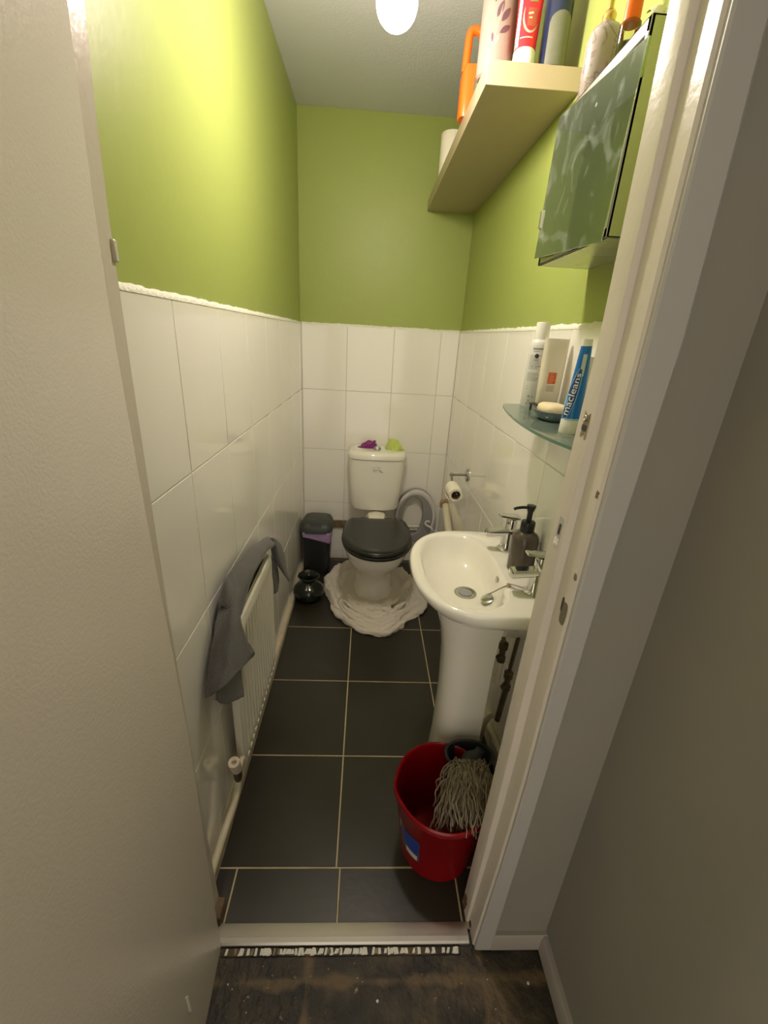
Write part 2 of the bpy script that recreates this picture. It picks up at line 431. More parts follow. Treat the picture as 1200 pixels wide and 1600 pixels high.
# door wall
b = B()
b.box(.362, PR + .1, YF0, YF1, -.02, H, M['hall'])
struct(b.build('wall_front'), 'dark grey wall beside the door frame', 'wall')
b = B()
b.box(-1.2, -.352, YF0, YF1, -.02, H, M['hall'])
struct(b.build('wall_front'), 'dark wall on the hinge side of the door frame', 'wall')
b = B()
b.box(-.352, .362, YF0, YF1, 2.03, H, M['hall'])
struct(b.build('wall_front'), 'wall over the door opening', 'wall')
b = B()
b.box(PL - .1, .40, YF1, YF1 + .004, 2.03, H, M['green'])
b.box(.36, PR, YF1, YF1 + .004, 0, H, M['green'])
b.box(PL, -.354, YF1, YF1 + .004, 0, H, M['green'])
struct(b.build('wall_front'), 'lime green inner face of the door wall', 'wall')
b = B(); b.box(.495, .60, -1.5, YF0, -.02, H, M['hall'])
struct(b.build('wall_right'), 'dark grey hall wall right of the doorway', 'wall')
b = B(); b.box(-1.3, -1.2, -1.5, YF1, -.02, H, M['hall'])
struct(b.build('wall_left'), 'hall wall behind the open door', 'wall')
b = B()
b.loft([[(.360, YF0, 0), (.360, YF0 - .0125, 0), (.360, YF0 - .0125, .052), (.360, YF0 - .009, .058), (.360, YF0, .058)],
        [(.495, YF0, 0), (.495, YF0 - .0125, 0), (.495, YF0 - .0125, .052), (.495, YF0 - .009, .058), (.495, YF0, .058)]], M['hall_skirt'])
struct(b.build('baseboard_front'), 'low grey skirting beside the door frame', 'skirting')
b = B()
prof = [(.495, 0), (.481, 0), (.481, .048), (.486, .056), (.495, .056)]
b.loft([[(x, -1.5, z) for x, z in prof], [(x, YF0, z) for x, z in prof]], M['hall_skirt'])
struct(b.build('baseboard_right'), 'low grey skirting along the right hall wall', 'skirting')

# door frame: old, slightly bowed lining with stop, rebate and architrave
cor = [(0, .317), (.3, .331), (.56, .340), (1.1, .345), (1.4, .349), (1.75, .345), (2.03, .341)]
stp = [(0, .310), (.3, .318), (.5, .322), (.75, .325), (1.07, .330), (1.42, .339), (1.75, .334), (2.03, .331)]
lft = [(0, -.336), (.3, -.343), (.7, -.349), (.92, -.351), (1.34, -.349), (1.58, -.346), (1.75, -.336), (2.03, -.33)]
arc = [(0, .364), (.3, .372), (.5, .378), (1.07, .388), (1.42, .402), (1.6, .397), (1.73, .391), (2.03, .388)]
ZS = [0, .12, .3, .45, .6, .75, .9, 1.07, 1.2, 1.32, 1.42, 1.52, 1.62, 1.75, 1.9, 2.03]
frame = thing('trim_4', (.36, .63, 0), 'cream painted door frame with chipped latch side', 'door frame'); frame['kind'] = 'structure'
b = B(); rings = []
for z in ZS:
    c, s_ = lerp_tab(cor, z), lerp_tab(stp, z)
    rings.append([(.366, YF0 - .003, z), (c + .003, YF0 - .003, z), (c, YF0 + .001, z), (c, .634, z), (s_ + .001, .635, z), (s_, .637, z), (s_, .679, z), (s_ + .002, .682, z), (.366, .682, z)])
b.loft(rings, M['gloss']); jamb = b.build('latch_jamb', frame, ang=30)
b = B(); rings = []
for z in ZS[:-1] + [2.05]:
    c, a = lerp_tab(cor, z), lerp_tab(arc, z)
    rings.append([(c + .004, YF0 - .001, z), (c + .004, YF0 - .009, z), (c + .007, YF0 - .012, z), (a - .005, YF0 - .012, z), (a, YF0 - .008, z), (a, YF0 - .001, z)])
b.loft(rings, M['arch']); b.build('architrave', frame, ang=30)
b = B(); rings = []
for z in ZS:
    l = lerp_tab(lft, z)
    rings.append([(-.356, YF0, z), (-.346, YF0, z), (-.346, .637, z), (l, .637, z), (l, .679, z), (l - .002, .682, z), (-.356, .682, z)])
b.loft(rings, M['gloss']); b.build('hinge_jamb', frame, ang=30)
b = B(); b.box(-.352, .362, YF0 - .002, .682, 1.985, 2.03, M['gloss']); b.build('head_jamb', frame, bevel=.002)
# strike holes, keeper and worn wood
def patch(name, z0, z1, y0, y1, x, m, t=.0015, jag=.0):
    b = B(); n = 14; pts = []
    cy, cz = (y0 + y1) / 2, (z0 + z1) / 2
    for i in range(n):
        t_ = 2 * PI * i / n; k = 1 + jag * noise.noise(Vector((math.cos(t_) * 2.2, math.sin(t_) * 2.2, z0 * 17 + y0 * 31)))
        c, s_ = math.cos(t_), math.sin(t_)
        pts.append((cy + (y1 - y0) / 2 * math.copysign(abs(c) ** .6, c) * k, cz + (z1 - z0) / 2 * math.copysign(abs(s_) ** .6, s_) * k))
    b.loft([[(x(z) + .002, y, z) for y, z in pts], [(x(z) - t, y, z) for y, z in pts]], m)
    return b.build(name, frame, smooth=False)
sx_ = lambda z: lerp_tab(stp, z)
cx_ = lambda z: lerp_tab(cor, z)
patch('worn_wood', 1.268, 1.310, .645, .664, sx_, M['worn'], .0008, .8)
patch('latch_hole', 1.283, 1.293, .6465, .663, sx_, M['print_black'], .0012, .3)
b = B(); b.lathe((sx_(1.302) - .0005, .656, 1.303), [(.002, 0), (.0042, 0), (.0046, .002), (.0036, .003), (.002, .0015)], M['steel'], 16, (-1, 0, 0)); b.build('screw_eye', frame)
patch('keeper_recess', 1.095, 1.14, .643, .661, sx_, M['arch'], .0006, .15)
patch('bolt_hole', 1.108, 1.128, .648, .655, sx_, M['print_black'], .0012, .4)
patch('paint_lump', 1.090, 1.101, .647, .660, sx_, M['caulk'], .002, .8)
patch('latch_recess', .965, 1.008, .590, .610, cx_, M['recess'], .0007, .12)  # flat patch, no cut: hollow and its shade exist only as colour
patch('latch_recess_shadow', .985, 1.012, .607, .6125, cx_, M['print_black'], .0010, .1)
patch('paint_chip', 1.196, 1.206, .5905, .597, cx_, M['bare_wood'], .0008, .8)
patch('paint_chip', 1.055, 1.066, .5905, .597, cx_, M['bare_wood'], .0008, .8)
patch('worn_foot', .003, .05, .652, .678, sx_, M['bare_wood'], .0010, .6)
patch('wood_knot', .006, .022, .618, .630, cx_, M['print_black'], .0010, .6)
b = B(); b.box(-.342, -.318, .628, .675, 0, .034, M['bare_wood']); b.build('worn_foot', frame, bevel=.003)
b = B(); b.box(-.353, -.3435, .674, .685, 1.474, 1.502, M['gloss']); b.build('keeper_block', frame, bevel=.0025)

# open door leaf, hinged on the left jamb and swung out into the hall
ang = math.radians(3.4)
hx, hy = -.303, .588
dirv = Vector((math.sin(ang), -math.cos(ang), 0)); nrm = Vector((-math.cos(ang), -math.sin(ang), 0))
leafbow = [(0, 0), (.7, .001), (.9, -.003), (1.1, -.009), (1.4, -.013), (1.56, -.010), (1.75, -.001), (1.98, 0)]
door = thing('door_1', (hx, hy, 0), 'white gloss painted door swung open on the left', 'door'); door['kind'] = 'structure'
b = B(); rings = []
for z in [.008] + ZS[1:-1] + [1.975]:
    o_ = Vector((hx + lerp_tab(leafbow, z), hy, z))
    p = [o_ + nrm * .001 + dirv * .0, o_ + dirv * .002, o_ + dirv * .69, o_ + dirv * .692 + nrm * .002, o_ + dirv * .692 + nrm * .035, o_ + nrm * .035]
    rings.append(p)
b.loft(rings, M['door_gloss']); b.build('leaf', door, ang=30)
b = B()
o_ = Vector((hx, hy, .215)) + dirv * .172
b.obox(o_ - nrm * .0012, dirv * .003 + Vector((0, 0, .006)), nrm * .0012, Vector((0, 0, .03)), M['caulk']); b.build('paint_drip', door, bevel=.001)

# threshold strip and old gripper remains
th = thing('threshold_strip', (0, .607, 0), 'worn metal threshold strip across the doorway', 'threshold')
b = B()
pr = [(.590, -.006), (.590, .002), (.594, .0062), (.603, .0085), (.613, .0065), (.626, .0045), (.634, .0015), (.634, -.002)]
b.loft([[(-.328, y, z) for y, z in pr], [(.309, y, z) for y, z in pr]], M['alu']); b.build('metal_bar', th, ang=25)
gp = thing('carpet_gripper', (0, .578, -.006), 'paint-flecked old carpet gripper lying before the threshold', 'carpet gripper')
b = B(); b.box(-.30, .285, .572, .587, -.006, -.0025, M['hall_floor']); b.build('wood_strip', gp, bevel=.001)
b = B()
for i in range(74):
    x = -.288 + i * .0077 + random.uniform(-.002, .002)
    if random.random() < .10: continue
    y = .5795; k = random.uniform(.75, 1.25); w = random.uniform(.0028, .0050); sk = random.uniform(-.003, .004)
    pts = [(x - w, y - .0060 * k), (x + w, y - .0055 * k), (x + w + sk, y + .0050 * k), (x - w * .7 + sk, y + .0055 * k)]
    zt = random.uniform(-.0005, .0012)
    b.loft([[(px, py, -.003) for px, py in pts], [(px, py, zt) for px, py in pts]], M['caulk'] if random.random() < .85 else M['worn'])
b.build('paint_flakes', gp, smooth=False)
b = B()
for i in range(34):
    x = random.uniform(-.27, .46); y = random.uniform(.47, .572); r = random.choice([.001, .0015, .002, .004 if random.random() < .3 else .0015])
    pts = sell(x, y, r, r * random.uniform(.5, 1.1), 2, 6, random.random())
    b.loft([ring(pts, -.007), ring([(x + (px - x) * .6, y + (py - y) * .6) for px, py in pts], -.006 + r * .5)], random.choice([M['caulk'], M['bare_wood'], M['skirt']]))
g = b.build('floor_grit', smooth=False); tag(g, 'pale grit and paint crumbs scattered on the bare hall floor', 'grit', kind='stuff')

# low skirting on left wall, batten on back wall
b = B()
rings = []
for i in range(60):
    y = YF1 + .006 + i * (YB - YF1 - .01) / 59; w = .0015 * noise.noise(Vector((0, y * 9, 0)))
    rings.append([(XL, y, 0), (XL + .019 + w, y, 0), (XL + .019 + w, y, .032), (XL + .014 + w, y, .040), (XL, y, .040)])
b.loft(rings, M['skirt']); struct(b.build('baseboard_left', ang=30), 'narrow dirty white skirting along the left wall', 'skirting')
b = B(); b.box(XL + .002, -.10, YB - .016, YB, .232, .282, M['bare_wood'])
struct(b.build('trim_5', bevel=.003), 'dirty wooden batten on the back wall beside the toilet', 'batten')

# ------------------------------------------------------------------ lamp
LX, LY, LZ = .030, 1.25, 2.056
lamp = thing('pendant_lamp', (LX, LY, H), 'bare glowing bulb hanging from the ceiling', 'lamp')
b = B(); prof = []
for i in range(17):
    t = PI * i / 16 * .80; prof.append((max(.044 * math.sin(t), .001), -.044 * math.cos(t)))
prof += [(.020, .048), (.014, .058)]
b.lathe((LX, LY, LZ), prof, M['lamp'], 32); b.build('bulb', lamp)
b = B(); b.lathe((LX, LY, LZ + .056), [(.0165, 0), (.0195, .006), (.0195, .045), (.012, .055), (.005, .06)], M['lamp_base'], 24); b.build('holder', lamp)
b = B(); b.tube([(LX, LY, LZ + .11), (LX, LY, H - .02)], .003, M['lamp_base'], 8); b.build('cord', lamp)
b = B(); b.lathe((LX, LY, H - .03), [(.01, 0), (.04, .01), (.045, .03)], M['lamp_base'], 24); b.build('ceiling_rose', lamp)

# ------------------------------------------------------------------ toilet
TX = .078
toi = thing('toilet', (TX, 2.2, 0), 'white close-coupled toilet with black seat against the back wall', 'toilet')
def dshape(cx, yb, yf, w, z, n=2.4, k=28):
    """closed outline: straight back at yb, rounded front at yf"""
    pts = []; ym = yb - (yb - yf) * .45
    for i in range(k + 1):
        t = PI * i / k; c, s_ = math.cos(t), math.sin(t)
        pts.append((cx + w * math.copysign(abs(c) ** (2 / n), c), ym - (ym - yf) * abs(s_) ** (2 / n), z))
    wb = w * .90
    pts += [(cx - w * .985, ym + (yb - ym) * .45, z), (cx - wb, yb - .025, z), (cx - wb * .9, yb, z), (cx, yb, z), (cx + wb * .9, yb, z), (cx + wb, yb - .025, z), (cx + w * .985, ym + (yb - ym) * .45, z)]
    return pts
b = B()
def pan(yb, yf, w, z): return dshape(TX, yb, yf, w, z, 2.15)
b.loft([pan(2.50, 2.045, .118, 0), pan(2.50, 2.045, .119, .012), pan(2.49, 2.062, .112, .02), pan(2.48, 2.075, .108, .10), pan(2.47, 2.055, .112, .17), pan(2.44, 1.995, .132, .225), pan(2.41, 1.915, .160, .285), pan(2.38, 1.864, .174, .340), pan(2.36, 1.850, .178, .375), pan(2.36, 1.850, .178, .392), pan(2.355, 1.86, .172, .396)], M['ceramic'])
b.box(TX - .08, TX + .088, 2.30, 2.52, .33, .432, M['ceramic'])
b.build('pan', toi, sub=1, ang=60)
def lidring(z, ins=0., fy=0.):
    return [(TX + .002 + (x - TX) * (1 - ins / .18), y + (ins if y < 2.1 else -ins) + fy, z) for x, y, _ in dshape(TX, 2.292, 1.832, .186, z, 2.1)]
b = B(); b.loft([lidring(.396, .006), lidring(.398, .001), lidring(.408, -.002), lidring(.414, .002), lidring(.415, .02)], M['black_plastic']); b.build('seat', toi, ang=50)
b = B(); b.loft([lidring(.4165, .012), lidring(.419, .004), lidring(.430, .004), lidring(.437, .012), lidring(.441, .028), lidring(.443, .05), lidring(.4435, .075)], M['black_plastic']); b.build('seat_lid', toi, ang=50)
for sx in (-.07, .07):
    b = B(); b.tube([(TX + sx - .02, 2.302, .42), (TX + sx + .02, 2.302, .42)], .011, M['black_plastic'], 14); b.build('seat_hinge', toi)
CX = .070
def cring(w, yf, z, yb=2.586, bow=.03, k=16):
    pts = []
    for i in range(k + 1):
        t = -1 + 2 * i / k; x = w * math.copysign(abs(t) ** .85, t) if t else 0
        pts.append((CX + x, yf + bow * abs(t) ** 2.6 + .02 * max(0, abs(t) - .86) / .14, z))
    pts += [(CX + w, yb - .02, z), (CX + w * .95, yb, z), (CX - w * .95, yb, z), (CX - w, yb - .02, z)]
    return pts
b = B(); b.loft([cring(.118, 2.435, .425), cring(.136, 2.418, .432), cring(.142, 2.410, .45), cring(.150, 2.405, .55), cring(.159, 2.400, .66), cring(.162, 2.398, .742)], M['ceramic']); b.build('cistern', toi, ang=40)
b = B(); b.loft([cring(.164, 2.396, .744), cring(.167, 2.391, .748), cring(.168, 2.390, .768), cring(.165, 2.394, .778), cring(.156, 2.402, .785), cring(.12, 2.42, .788)], M['ceramic']); b.build('cistern_lid', toi, ang=40)
b = B(); b.lathe((.069, 2.476, .7865), [(.0215, 0), (.022, .002), (.022, .017), (.019, .021), (.004, .0212)], M['dull_chrome'], 28); b.build('flush_button', toi)
b = B()
random.seed(3)
for i, (px, pz) in enumerate([(.053, .703), (.079, .705), (.087, .703), (.052, .689), (.06, .689), (.068, .690), (.075, .690), (.084, .688), (.053, .679), (.066, .680), (.090, .680), (.098, .678), (.103, .676), (.093, .686)]):
    w = random.uniform(.002, .0045); b.box(px - w, px + w, 2.3955, 2.399 + .004, pz - .0012, pz + .0012, M['print_grey'])
b.build('sticker_residue', toi, smooth=False)

# cloths on the cistern
def crumple(name, c, dims, m, seed, label, cat, n=48, k=22, lumps=None, amp=.42):
    b = B(); rings = []
    for a in range(k + 1):
        t = PI * a / k * .56; rg = []
        for i in range(n):
            p = 2 * PI * i / n; d = Vector((math.cos(p) * math.sin(t), math.sin(p) * math.sin(t), math.cos(t)))
            q = 1 + amp * noise.noise(d * 1.7 + Vector((seed, 0, 0))) + .20 * noise.noise(d * 4.6 + Vector((0, seed, 0))) + .07 * noise.noise(d * 11)
            x, y, z = d.x * dims[0] * q, d.y * dims[1] * q, d.z * dims[2] * q
            if lumps: z *= lumps(x / dims[0])
            rg.append((c[0] + x, c[1] + y, max(c[2] + z, c[2] + .001)))
        rings.append(rg)
    b.loft(rings[::-1], m); o = b.build(name, ang=0); tag(o, label, cat, 'cleaning cloths on the cistern'); return o
crumple('cleaning_cloth', (.008, 2.535, .787), (.050, .030, .040), M['purple'], 4.2, 'crumpled purple cloth lying on the cistern lid', 'cloth', lumps=lambda u: .8 + .55 * u)
crumple('cleaning_cloth', (.172, 2.520, .786), (.052, .042, .054), M['lime'], 8.1, 'crumpled lime green cloth lying on the cistern lid', 'cloth', lumps=lambda u: 1 - .25 * u, amp=.20)
b = B()
b.tube(spline([(.205, 2.575, .76), (.243, 2.56, .755), (.253, 2.55, .735), (.254, 2.55, .70), (.250, 2.555, .665)], 6), [.004] * 20 + [.006] * 5, M['white_plastic'], 8)
tag(b.build('hook'), 'white plastic hook over the right edge of the cistern', 'hook')

# child's toilet trainer seat leaning against the back wall
tr = thing('toilet_trainer_seat', (.32, 2.55, .2), 'grey and white ring-shaped training seat standing behind the toilet', 'toilet seat')
def ovring(cx, cz, a, bz, y, n=56, e=2.1): return [(x, y, z) for x, z in sell(cx, cz, a, bz, e, n)]
def tr_loft(b, ro, ri, y0, y1, m):
    O = [ovring(*ro, y0 + .03 * 0), ovring(*ro, y1), ovring(*ri, y1 - .004), ovring(*ri, y0)]
    b.loft([ovring(*ro, y0), ovring(*ro, y1), ovring(ro[0], ro[1], ro[2] - .006, ro[3] - .006, y1 - .006), ovring(ri[0], ri[1], ri[2] + .006, ri[3] + .006, y1 - .006), ovring(*ri, y1), ovring(*ri, y0)], m, loop=True)
b = B(); tr_loft(b, (.335, .350, .128, .178), (.318, .352, .066, .128), 2.585, 2.545, M['trainer_grey']); b.build('ring_body', tr, ang=40)
b = B(); rings = []
for i in range(33):
    t = PI * (1.02 - 1.16 * i / 32); c, s_ = math.cos(t), math.sin(t)
    wd = .016 + .014 * max(0, math.sin((i / 32) * PI)) ** 2
    ox, oz = .335 + .129 * c, .350 + .179 * s_
    ix, iz = .335 + (.129 - wd) * c, .350 + (.179 - wd) * s_
    rings.append([(ox, 2.552, oz), (ox, 2.538, oz), ((ox + ix) / 2, 2.532, (oz + iz) / 2), (ix, 2.538, iz), (ix, 2.552, iz)])
b.loft(rings, M['trainer_white']); b.build('soft_rim', tr, ang=50)
b = B(); b.tube(spline([(.425, 2.50, .335), (.405, 2.50, .338), (.398, 2.50, .322), (.412, 2.495, .308), (.43, 2.49, .302), (.445, 2.485, .285)], 5), .0065, M['trainer_white'], 8); b.build('hanging_loop', tr)
b = B(); b.tube([(.23, 2.572, .243), (.42, 2.572, .243)], .009, M['dull_chrome'], 12); b.tube([(.23, 2.572, .268), (.42, 2.572, .268)], .006, M['white_plastic'], 12)
tag(b.build('back_wall_pipe'), 'horizontal pipe on the back wall seen through the training seat', 'pipe')

# ------------------------------------------------------------------ towel on floor round the pan
mat_o = [(-.215, 2.31), (-.212, 2.20), (-.178, 2.085), (-.145, 1.975), (-.05, 1.855), (.034, 1.80), (.131, 1.782), (.215, 1.845), (.262, 1.905), (.335, 1.98), (.377, 2.06), (.36, 2.15), (.345, 2.24), (.31, 2.353), (.26, 2.44), (.10, 2.50), (-.06, 2.49), (-.155, 2.43)]
b = B()
PO = [p for p in spline([(x, y, 0) for x, y in mat_o] + [(mat_o[0][0], mat_o[0][1], 0)], 8)][:-1]
n = len(PO); K = 64; P = []
for a in range(K + 1):
    row = []
    for i in range(n + 1):
        o_ = PO[i % n]; dx, dy = o_.x - TX, o_.y - 2.28
        L_ = math.hypot(dx, dy); inn = Vector((TX + dx / L_ * .098, 2.28 + dy / L_ * (.21 if dy < 0 else .20), 0))
        t = a / K
        wob = (.014 * noise.noise(Vector((o_.x * 15, o_.y * 15, 3))) + .008 * noise.noise(Vector((o_.x * 40, o_.y * 40, 5)))) * t
        p = inn.lerp(o_, t) + Vector((dx / L_, dy / L_, 0)) * wob
        front = max(0., min(1., (2.10 - o_.y) / .22)); front = front * front * (3 - 2 * front)
        n1 = noise.noise(Vector((p.x * 4.5, p.y * 4.5, 1))); n2 = noise.noise(Vector((p.x * 12, p.y * 12, 7))); n3 = noise.noise(Vector((p.x * 30, p.y * 30, 2)))
        ph = t * 4.6 + 1.0 * n1 + .35 * n2 + .25 * math.sin(o_.x * 9)
        saw = ph - math.floor(ph); ridge = (1 - saw) ** .8 * min(1, saw / .12)          # overlapping stacked folds
        ff = .006 + .022 * (1 - t) ** .6 + .010 * ridge
        lump = max(0, t - .42) / .58
        rid2 = 1 - abs(n2 * 1.7); rid3 = 1 - abs(noise.noise(Vector((p.x * 19 + 4, p.y * 19, 9))) * 1.8)
        fs = .008 + lump ** .7 * (.020 * rid2 + .022 * rid3) + .014 * max(0, n2) * t
        hgt = front * ff + (1 - front) * fs + .005 * n3 * t
        if t > .95: hgt *= max(.10, (1 - t) / .05) ** .5
        if t < .05: hgt *= .5 + t * 10
        row.append((p.x, p.y, max(.0015, hgt)))
    P.append(row)
b.grid(P, M['cloth'])
def towel_fold(t, i0, i1, rx, rz, z, sd_):
    path = []; m_ = 60
    for q in range(m_ + 1):
        f = i0 + (i1 - i0) * q / m_; k = int(f); o_ = PO[k % n].lerp(PO[(k + 1) % n], f - k)
        dx, dy = o_.x - TX, o_.y - 2.28; L_ = math.hypot(dx, dy)
        inn = Vector((TX + dx / L_ * .098, 2.28 + dy / L_ * (.21 if dy < 0 else .20), 0))
        tt = t + .075 * noise.noise(Vector((f * .14, sd_ * 3.7, 0))) + .03 * noise.noise(Vector((f * .45, sd_ * 3.7, 4)))
        p = inn.lerp(o_, tt); path.append((p, Vector((dx / L_, dy / L_, 0)), f))
    rings = []; kk = 18
    for q, (p, d, f) in enumerate(path):
        e = min(1, min(q, m_ - q) / 9) ** .6 + .02; rg = []
        for a in range(kk):
            w = 2 * PI * a / kk; c, s_ = math.cos(w), math.sin(w)
            g = 1 + .30 * noise.noise(Vector((f * .35, c * 1.2 + sd_, s_ * 1.2))) + .22 * noise.noise(Vector((f * 1.1, c * 2 + sd_, s_ * 2))) + .12 * noise.noise(Vector((f * 2.6, c * 3 + sd_, s_ * 3)))
            zz_ = z + rz * e * s_ * g
            rg.append(p + d * (rx * e * c * g) + Vector((0, 0, max(.002, zz_))))
        rings.append(rg)
    b.loft(rings, M['cloth'])
per = 8                                                     # outline samples per control point
random.seed(21)
folds = []
for q in range(11):                                         # thin stacked folds across the front
    t = .955 - .058 * q; sp_ = .5 * (q % 3)
    folds.append((t, 2.3 + sp_ + random.uniform(0, 1.2), 9.2 - sp_ - random.uniform(0, 1.6), random.uniform(.013, .018), random.uniform(.013, .019), .016 + .0042 * q, q + 1))
folds += [(.92, 8.4, 12.6, .024, .020, .017, 31), (.78, 8.9, 12.2, .017, .018, .022, 32), (.66, 9.2, 11.6, .015, .014, .018, 33), (.84, -.4, 3.2, .024, .028, .024, 34), (.70, -.8, 2.8, .018, .020, .022, 35), (.60, 0, 2.4, .014, .014, .018, 36),
          (.82, -2.8, .2, .024, .030, .026, 37), (.66, -2.6, .3, .018, .020, .020, 38)]
for t, i0, i1, rx, rz, z, sd_ in folds:
    towel_fold(t, i0 * per, i1 * per, rx, rz, z, sd_)
tag(b.build('bath_towel', ang=0), 'white towel bunched on the floor around the toilet foot', 'towel')

# ------------------------------------------------------------------ pedal-less bin and vase
bn = thing('waste_bin', (-.28, 2.45, 0), 'tall dark grey swing-lid bin left of the toilet', 'bin')
def rrect(x0, x1, y0, y1, z, n=5, k=40):
    return ring(sell((x0 + x1) / 2, (y0 + y1) / 2, (x1 - x0) / 2, (y1 - y0) / 2, n, k, PI / k), z)
b = B(); b.loft([rrect(-.345, -.205, 2.375, 2.52, 0), rrect(-.347, -.203, 2.373, 2.522, .01), rrect(-.366, -.186, 2.352, 2.545, .30)], M['bin']); b.build('body', bn, ang=50)
b = B(); b.loft([rrect(-.371, -.181, 2.345, 2.552, .292), rrect(-.371, -.181, 2.345, 2.552, .314), rrect(-.366, -.186, 2.352, 2.547, .332), rrect(-.355, -.197, 2.375, 2.54, .350), rrect(-.34, -.212, 2.40, 2.525, .357)], M['bin_lid'])
b.build('lid', bn, ang=50)
b = B(); b.loft([rrect(-.345, -.207, 2.372, 2.53, .338, 6), rrect(-.343, -.209, 2.376, 2.528, .354, 6), rrect(-.333, -.219, 2.392, 2.518, .361, 6)], M['bin_lid']); b.build('swing_flap', bn, ang=40)
b = B(); b.obox((-.276, 2.362, .3385), (.034, 0, 0), (0, .010, .009), (0, .0012, -.0014), M['print_black']); b.build('flap_slot', bn)
b = B(); P = []
for a in range(7):
    row = []
    for i in range(33):
        t = i / 32
        zb = .268 - .040 * min(1, t / .8) + (.03 * max(0, (t - .85) / .15))
        z = .298 + (zb - .298) * a / 6; k = (z / .30)
        w = .002 + .003 * (.5 + .5 * noise.noise(Vector((t * 6, a * .5, 2))))
        u0 = -.347 + (-.019) * k - .003; u1 = -.203 + .017 * k + .003; yf = 2.373 - .021 * k
        if t < .84: x = u0 + .012 + (u1 - .012 - u0 - .006) * t / .84; y = yf - w
        else: x = u1 - .004 + w; y = yf + .010 + (t - .84) / .16 * .12
        row.append((x, y, z))
    P.append(row)
b.grid(P, M['liner']); b.build('bin_liner', bn, ang=0, solid=.001)

vs = thing('vase', (-.288, 2.11, 0), 'squat black glazed vase on the floor in front of the grey bin', 'vase')
b = B()
prof = [(.045, 0), (.060, .004), (.078, .025), (.0865, .05), (.084, .072), (.068, .093), (.050, .103), (.041, .112), (.042, .122), (.050, .135), (.060, .146), (.0615, .149), (.058, .150), (.046, .138), (.036, .120), (.034, .10)]
b.lathe((-.288, 2.11, 0), prof, M['vase'], 48, cap1=True); b.build('body', vs, ang=60)

# ------------------------------------------------------------------ basin
BY = 1.095
bas = thing('wash_basin', (.33, BY, 0), 'white pedestal wash basin on the right wall', 'basin')
def outl(xf, hw, hb, z, xb=.499, n=2.35, k=40):
    xm = xf + (.33 - .144) * (hw / .25) if hw < .25 else .33
    xm = min(xm, xb - .05); pts = []
    for i in range(k + 1):
        t = -PI / 2 + PI * i / k; c, s_ = math.cos(t), math.sin(t)
        pts.append((xm - (xm - xf) * abs(c) ** (2 / n), BY + hw * math.copysign(abs(s_) ** (2 / n), s_), z))
    for j in range(1, 9):
        t = j / 8; pts.append((xm + (xb - xm) * t, BY + hw + (hb - hw) * t ** 2, z))
    for j in range(1, 10):
        pts.append((xb, BY + hb - 2 * hb * j / 10, z))
    for j in range(8):
        t = 1 - j / 8; pts.append((xm + (xb - xm) * t, BY - hw - (hb - hw) * t ** 2, z))
    return pts
Nn = len(outl(.144, .25, .236, .8))
def bowl(z, s, cx=.292, shift=0.):
    pts = []
    ref = outl(.144, .25, .236, z)
    for (x, y, _) in ref:
        th_ = math.atan2((y - BY) / .212, (x - .30) / .118)
        c, s_ = math.cos(th_), math.sin(th_); n = 2.35 if c < 0 else 2.9
        pts.append((cx + shift + (.116 if c < 0 else .108) * s * math.copysign(abs(c) ** (2 / n), c), BY + .213 * s * math.copysign(abs(s_) ** (2 / n), s_) , z))
    return pts
b = B()
rings = [outl(.275, .085, .10, .62), outl(.262, .105, .13, .66), outl(.222, .165, .18, .70), outl(.180, .215, .215, .737), outl(.156, .241, .230, .762), outl(.1455, .2490, .2355, .780), outl(.144, .2500, .236, .790), outl(.147, .248, .2350, .7965), outl(.154, .243, .232, .800),
         bowl(.8000, 1.035), bowl(.7985, 1.005), bowl(.792, .975), bowl(.78, .945), bowl(.757, .88, .295), bowl(.735, .78, .302), bowl(.716, .63, .310), bowl(.704, .44, .318), bowl(.6985, .26, .322), bowl(.697, .09, .324)]
b.loft(rings, M['ceramic']); b.build('bowl', bas, ang=60)
b = B()
def ped(xf, hw, z, xb=.405): return [(x, y, z) for x, y, _ in [((.34 - (.34 - xf) * abs(math.cos(t)) ** .9), BY + hw * math.copysign(abs(math.sin(t)) ** .8, math.sin(t)), 0) for t in [-PI / 2 + PI * i / 24 for i in range(25)]]] + [(xb, BY + hw, z), (xb, BY - hw, z)]
b.loft([ped(.262, .096, 0), ped(.263, .094, .03), ped(.270, .088, .15), ped(.272, .086, .35), ped(.264, .089, .52), ped(.250, .097, .60), ped(.232, .118, .66), ped(.222, .125, .70)], M['ceramic']); b.build('pedestal', bas, ang=50)
b = B(); b.lathe((.318, BY + .012, .6992), [(.034, 0), (.033, .003), (.026, .0035), (.022, .0015), (.002, .001)], M['dull_chrome'], 32); b.lathe((.318, BY + .012, .7005), [(.001, 0), (.0205, .0002), (.0205, .0014), (0.001, .0016)], M['print_grey'], 20); b.build('waste_outlet', bas)
b = B(); b.lathe((.3965, BY - .03, .776), [(.001, 0), (.0085, .0), (.011, .0015), (.012, .004), (.009, .005)], M['dull_chrome'], 20, (-.86, 0, .5), sx=1.0, sy=1.0); b.build('overflow_ring', bas)

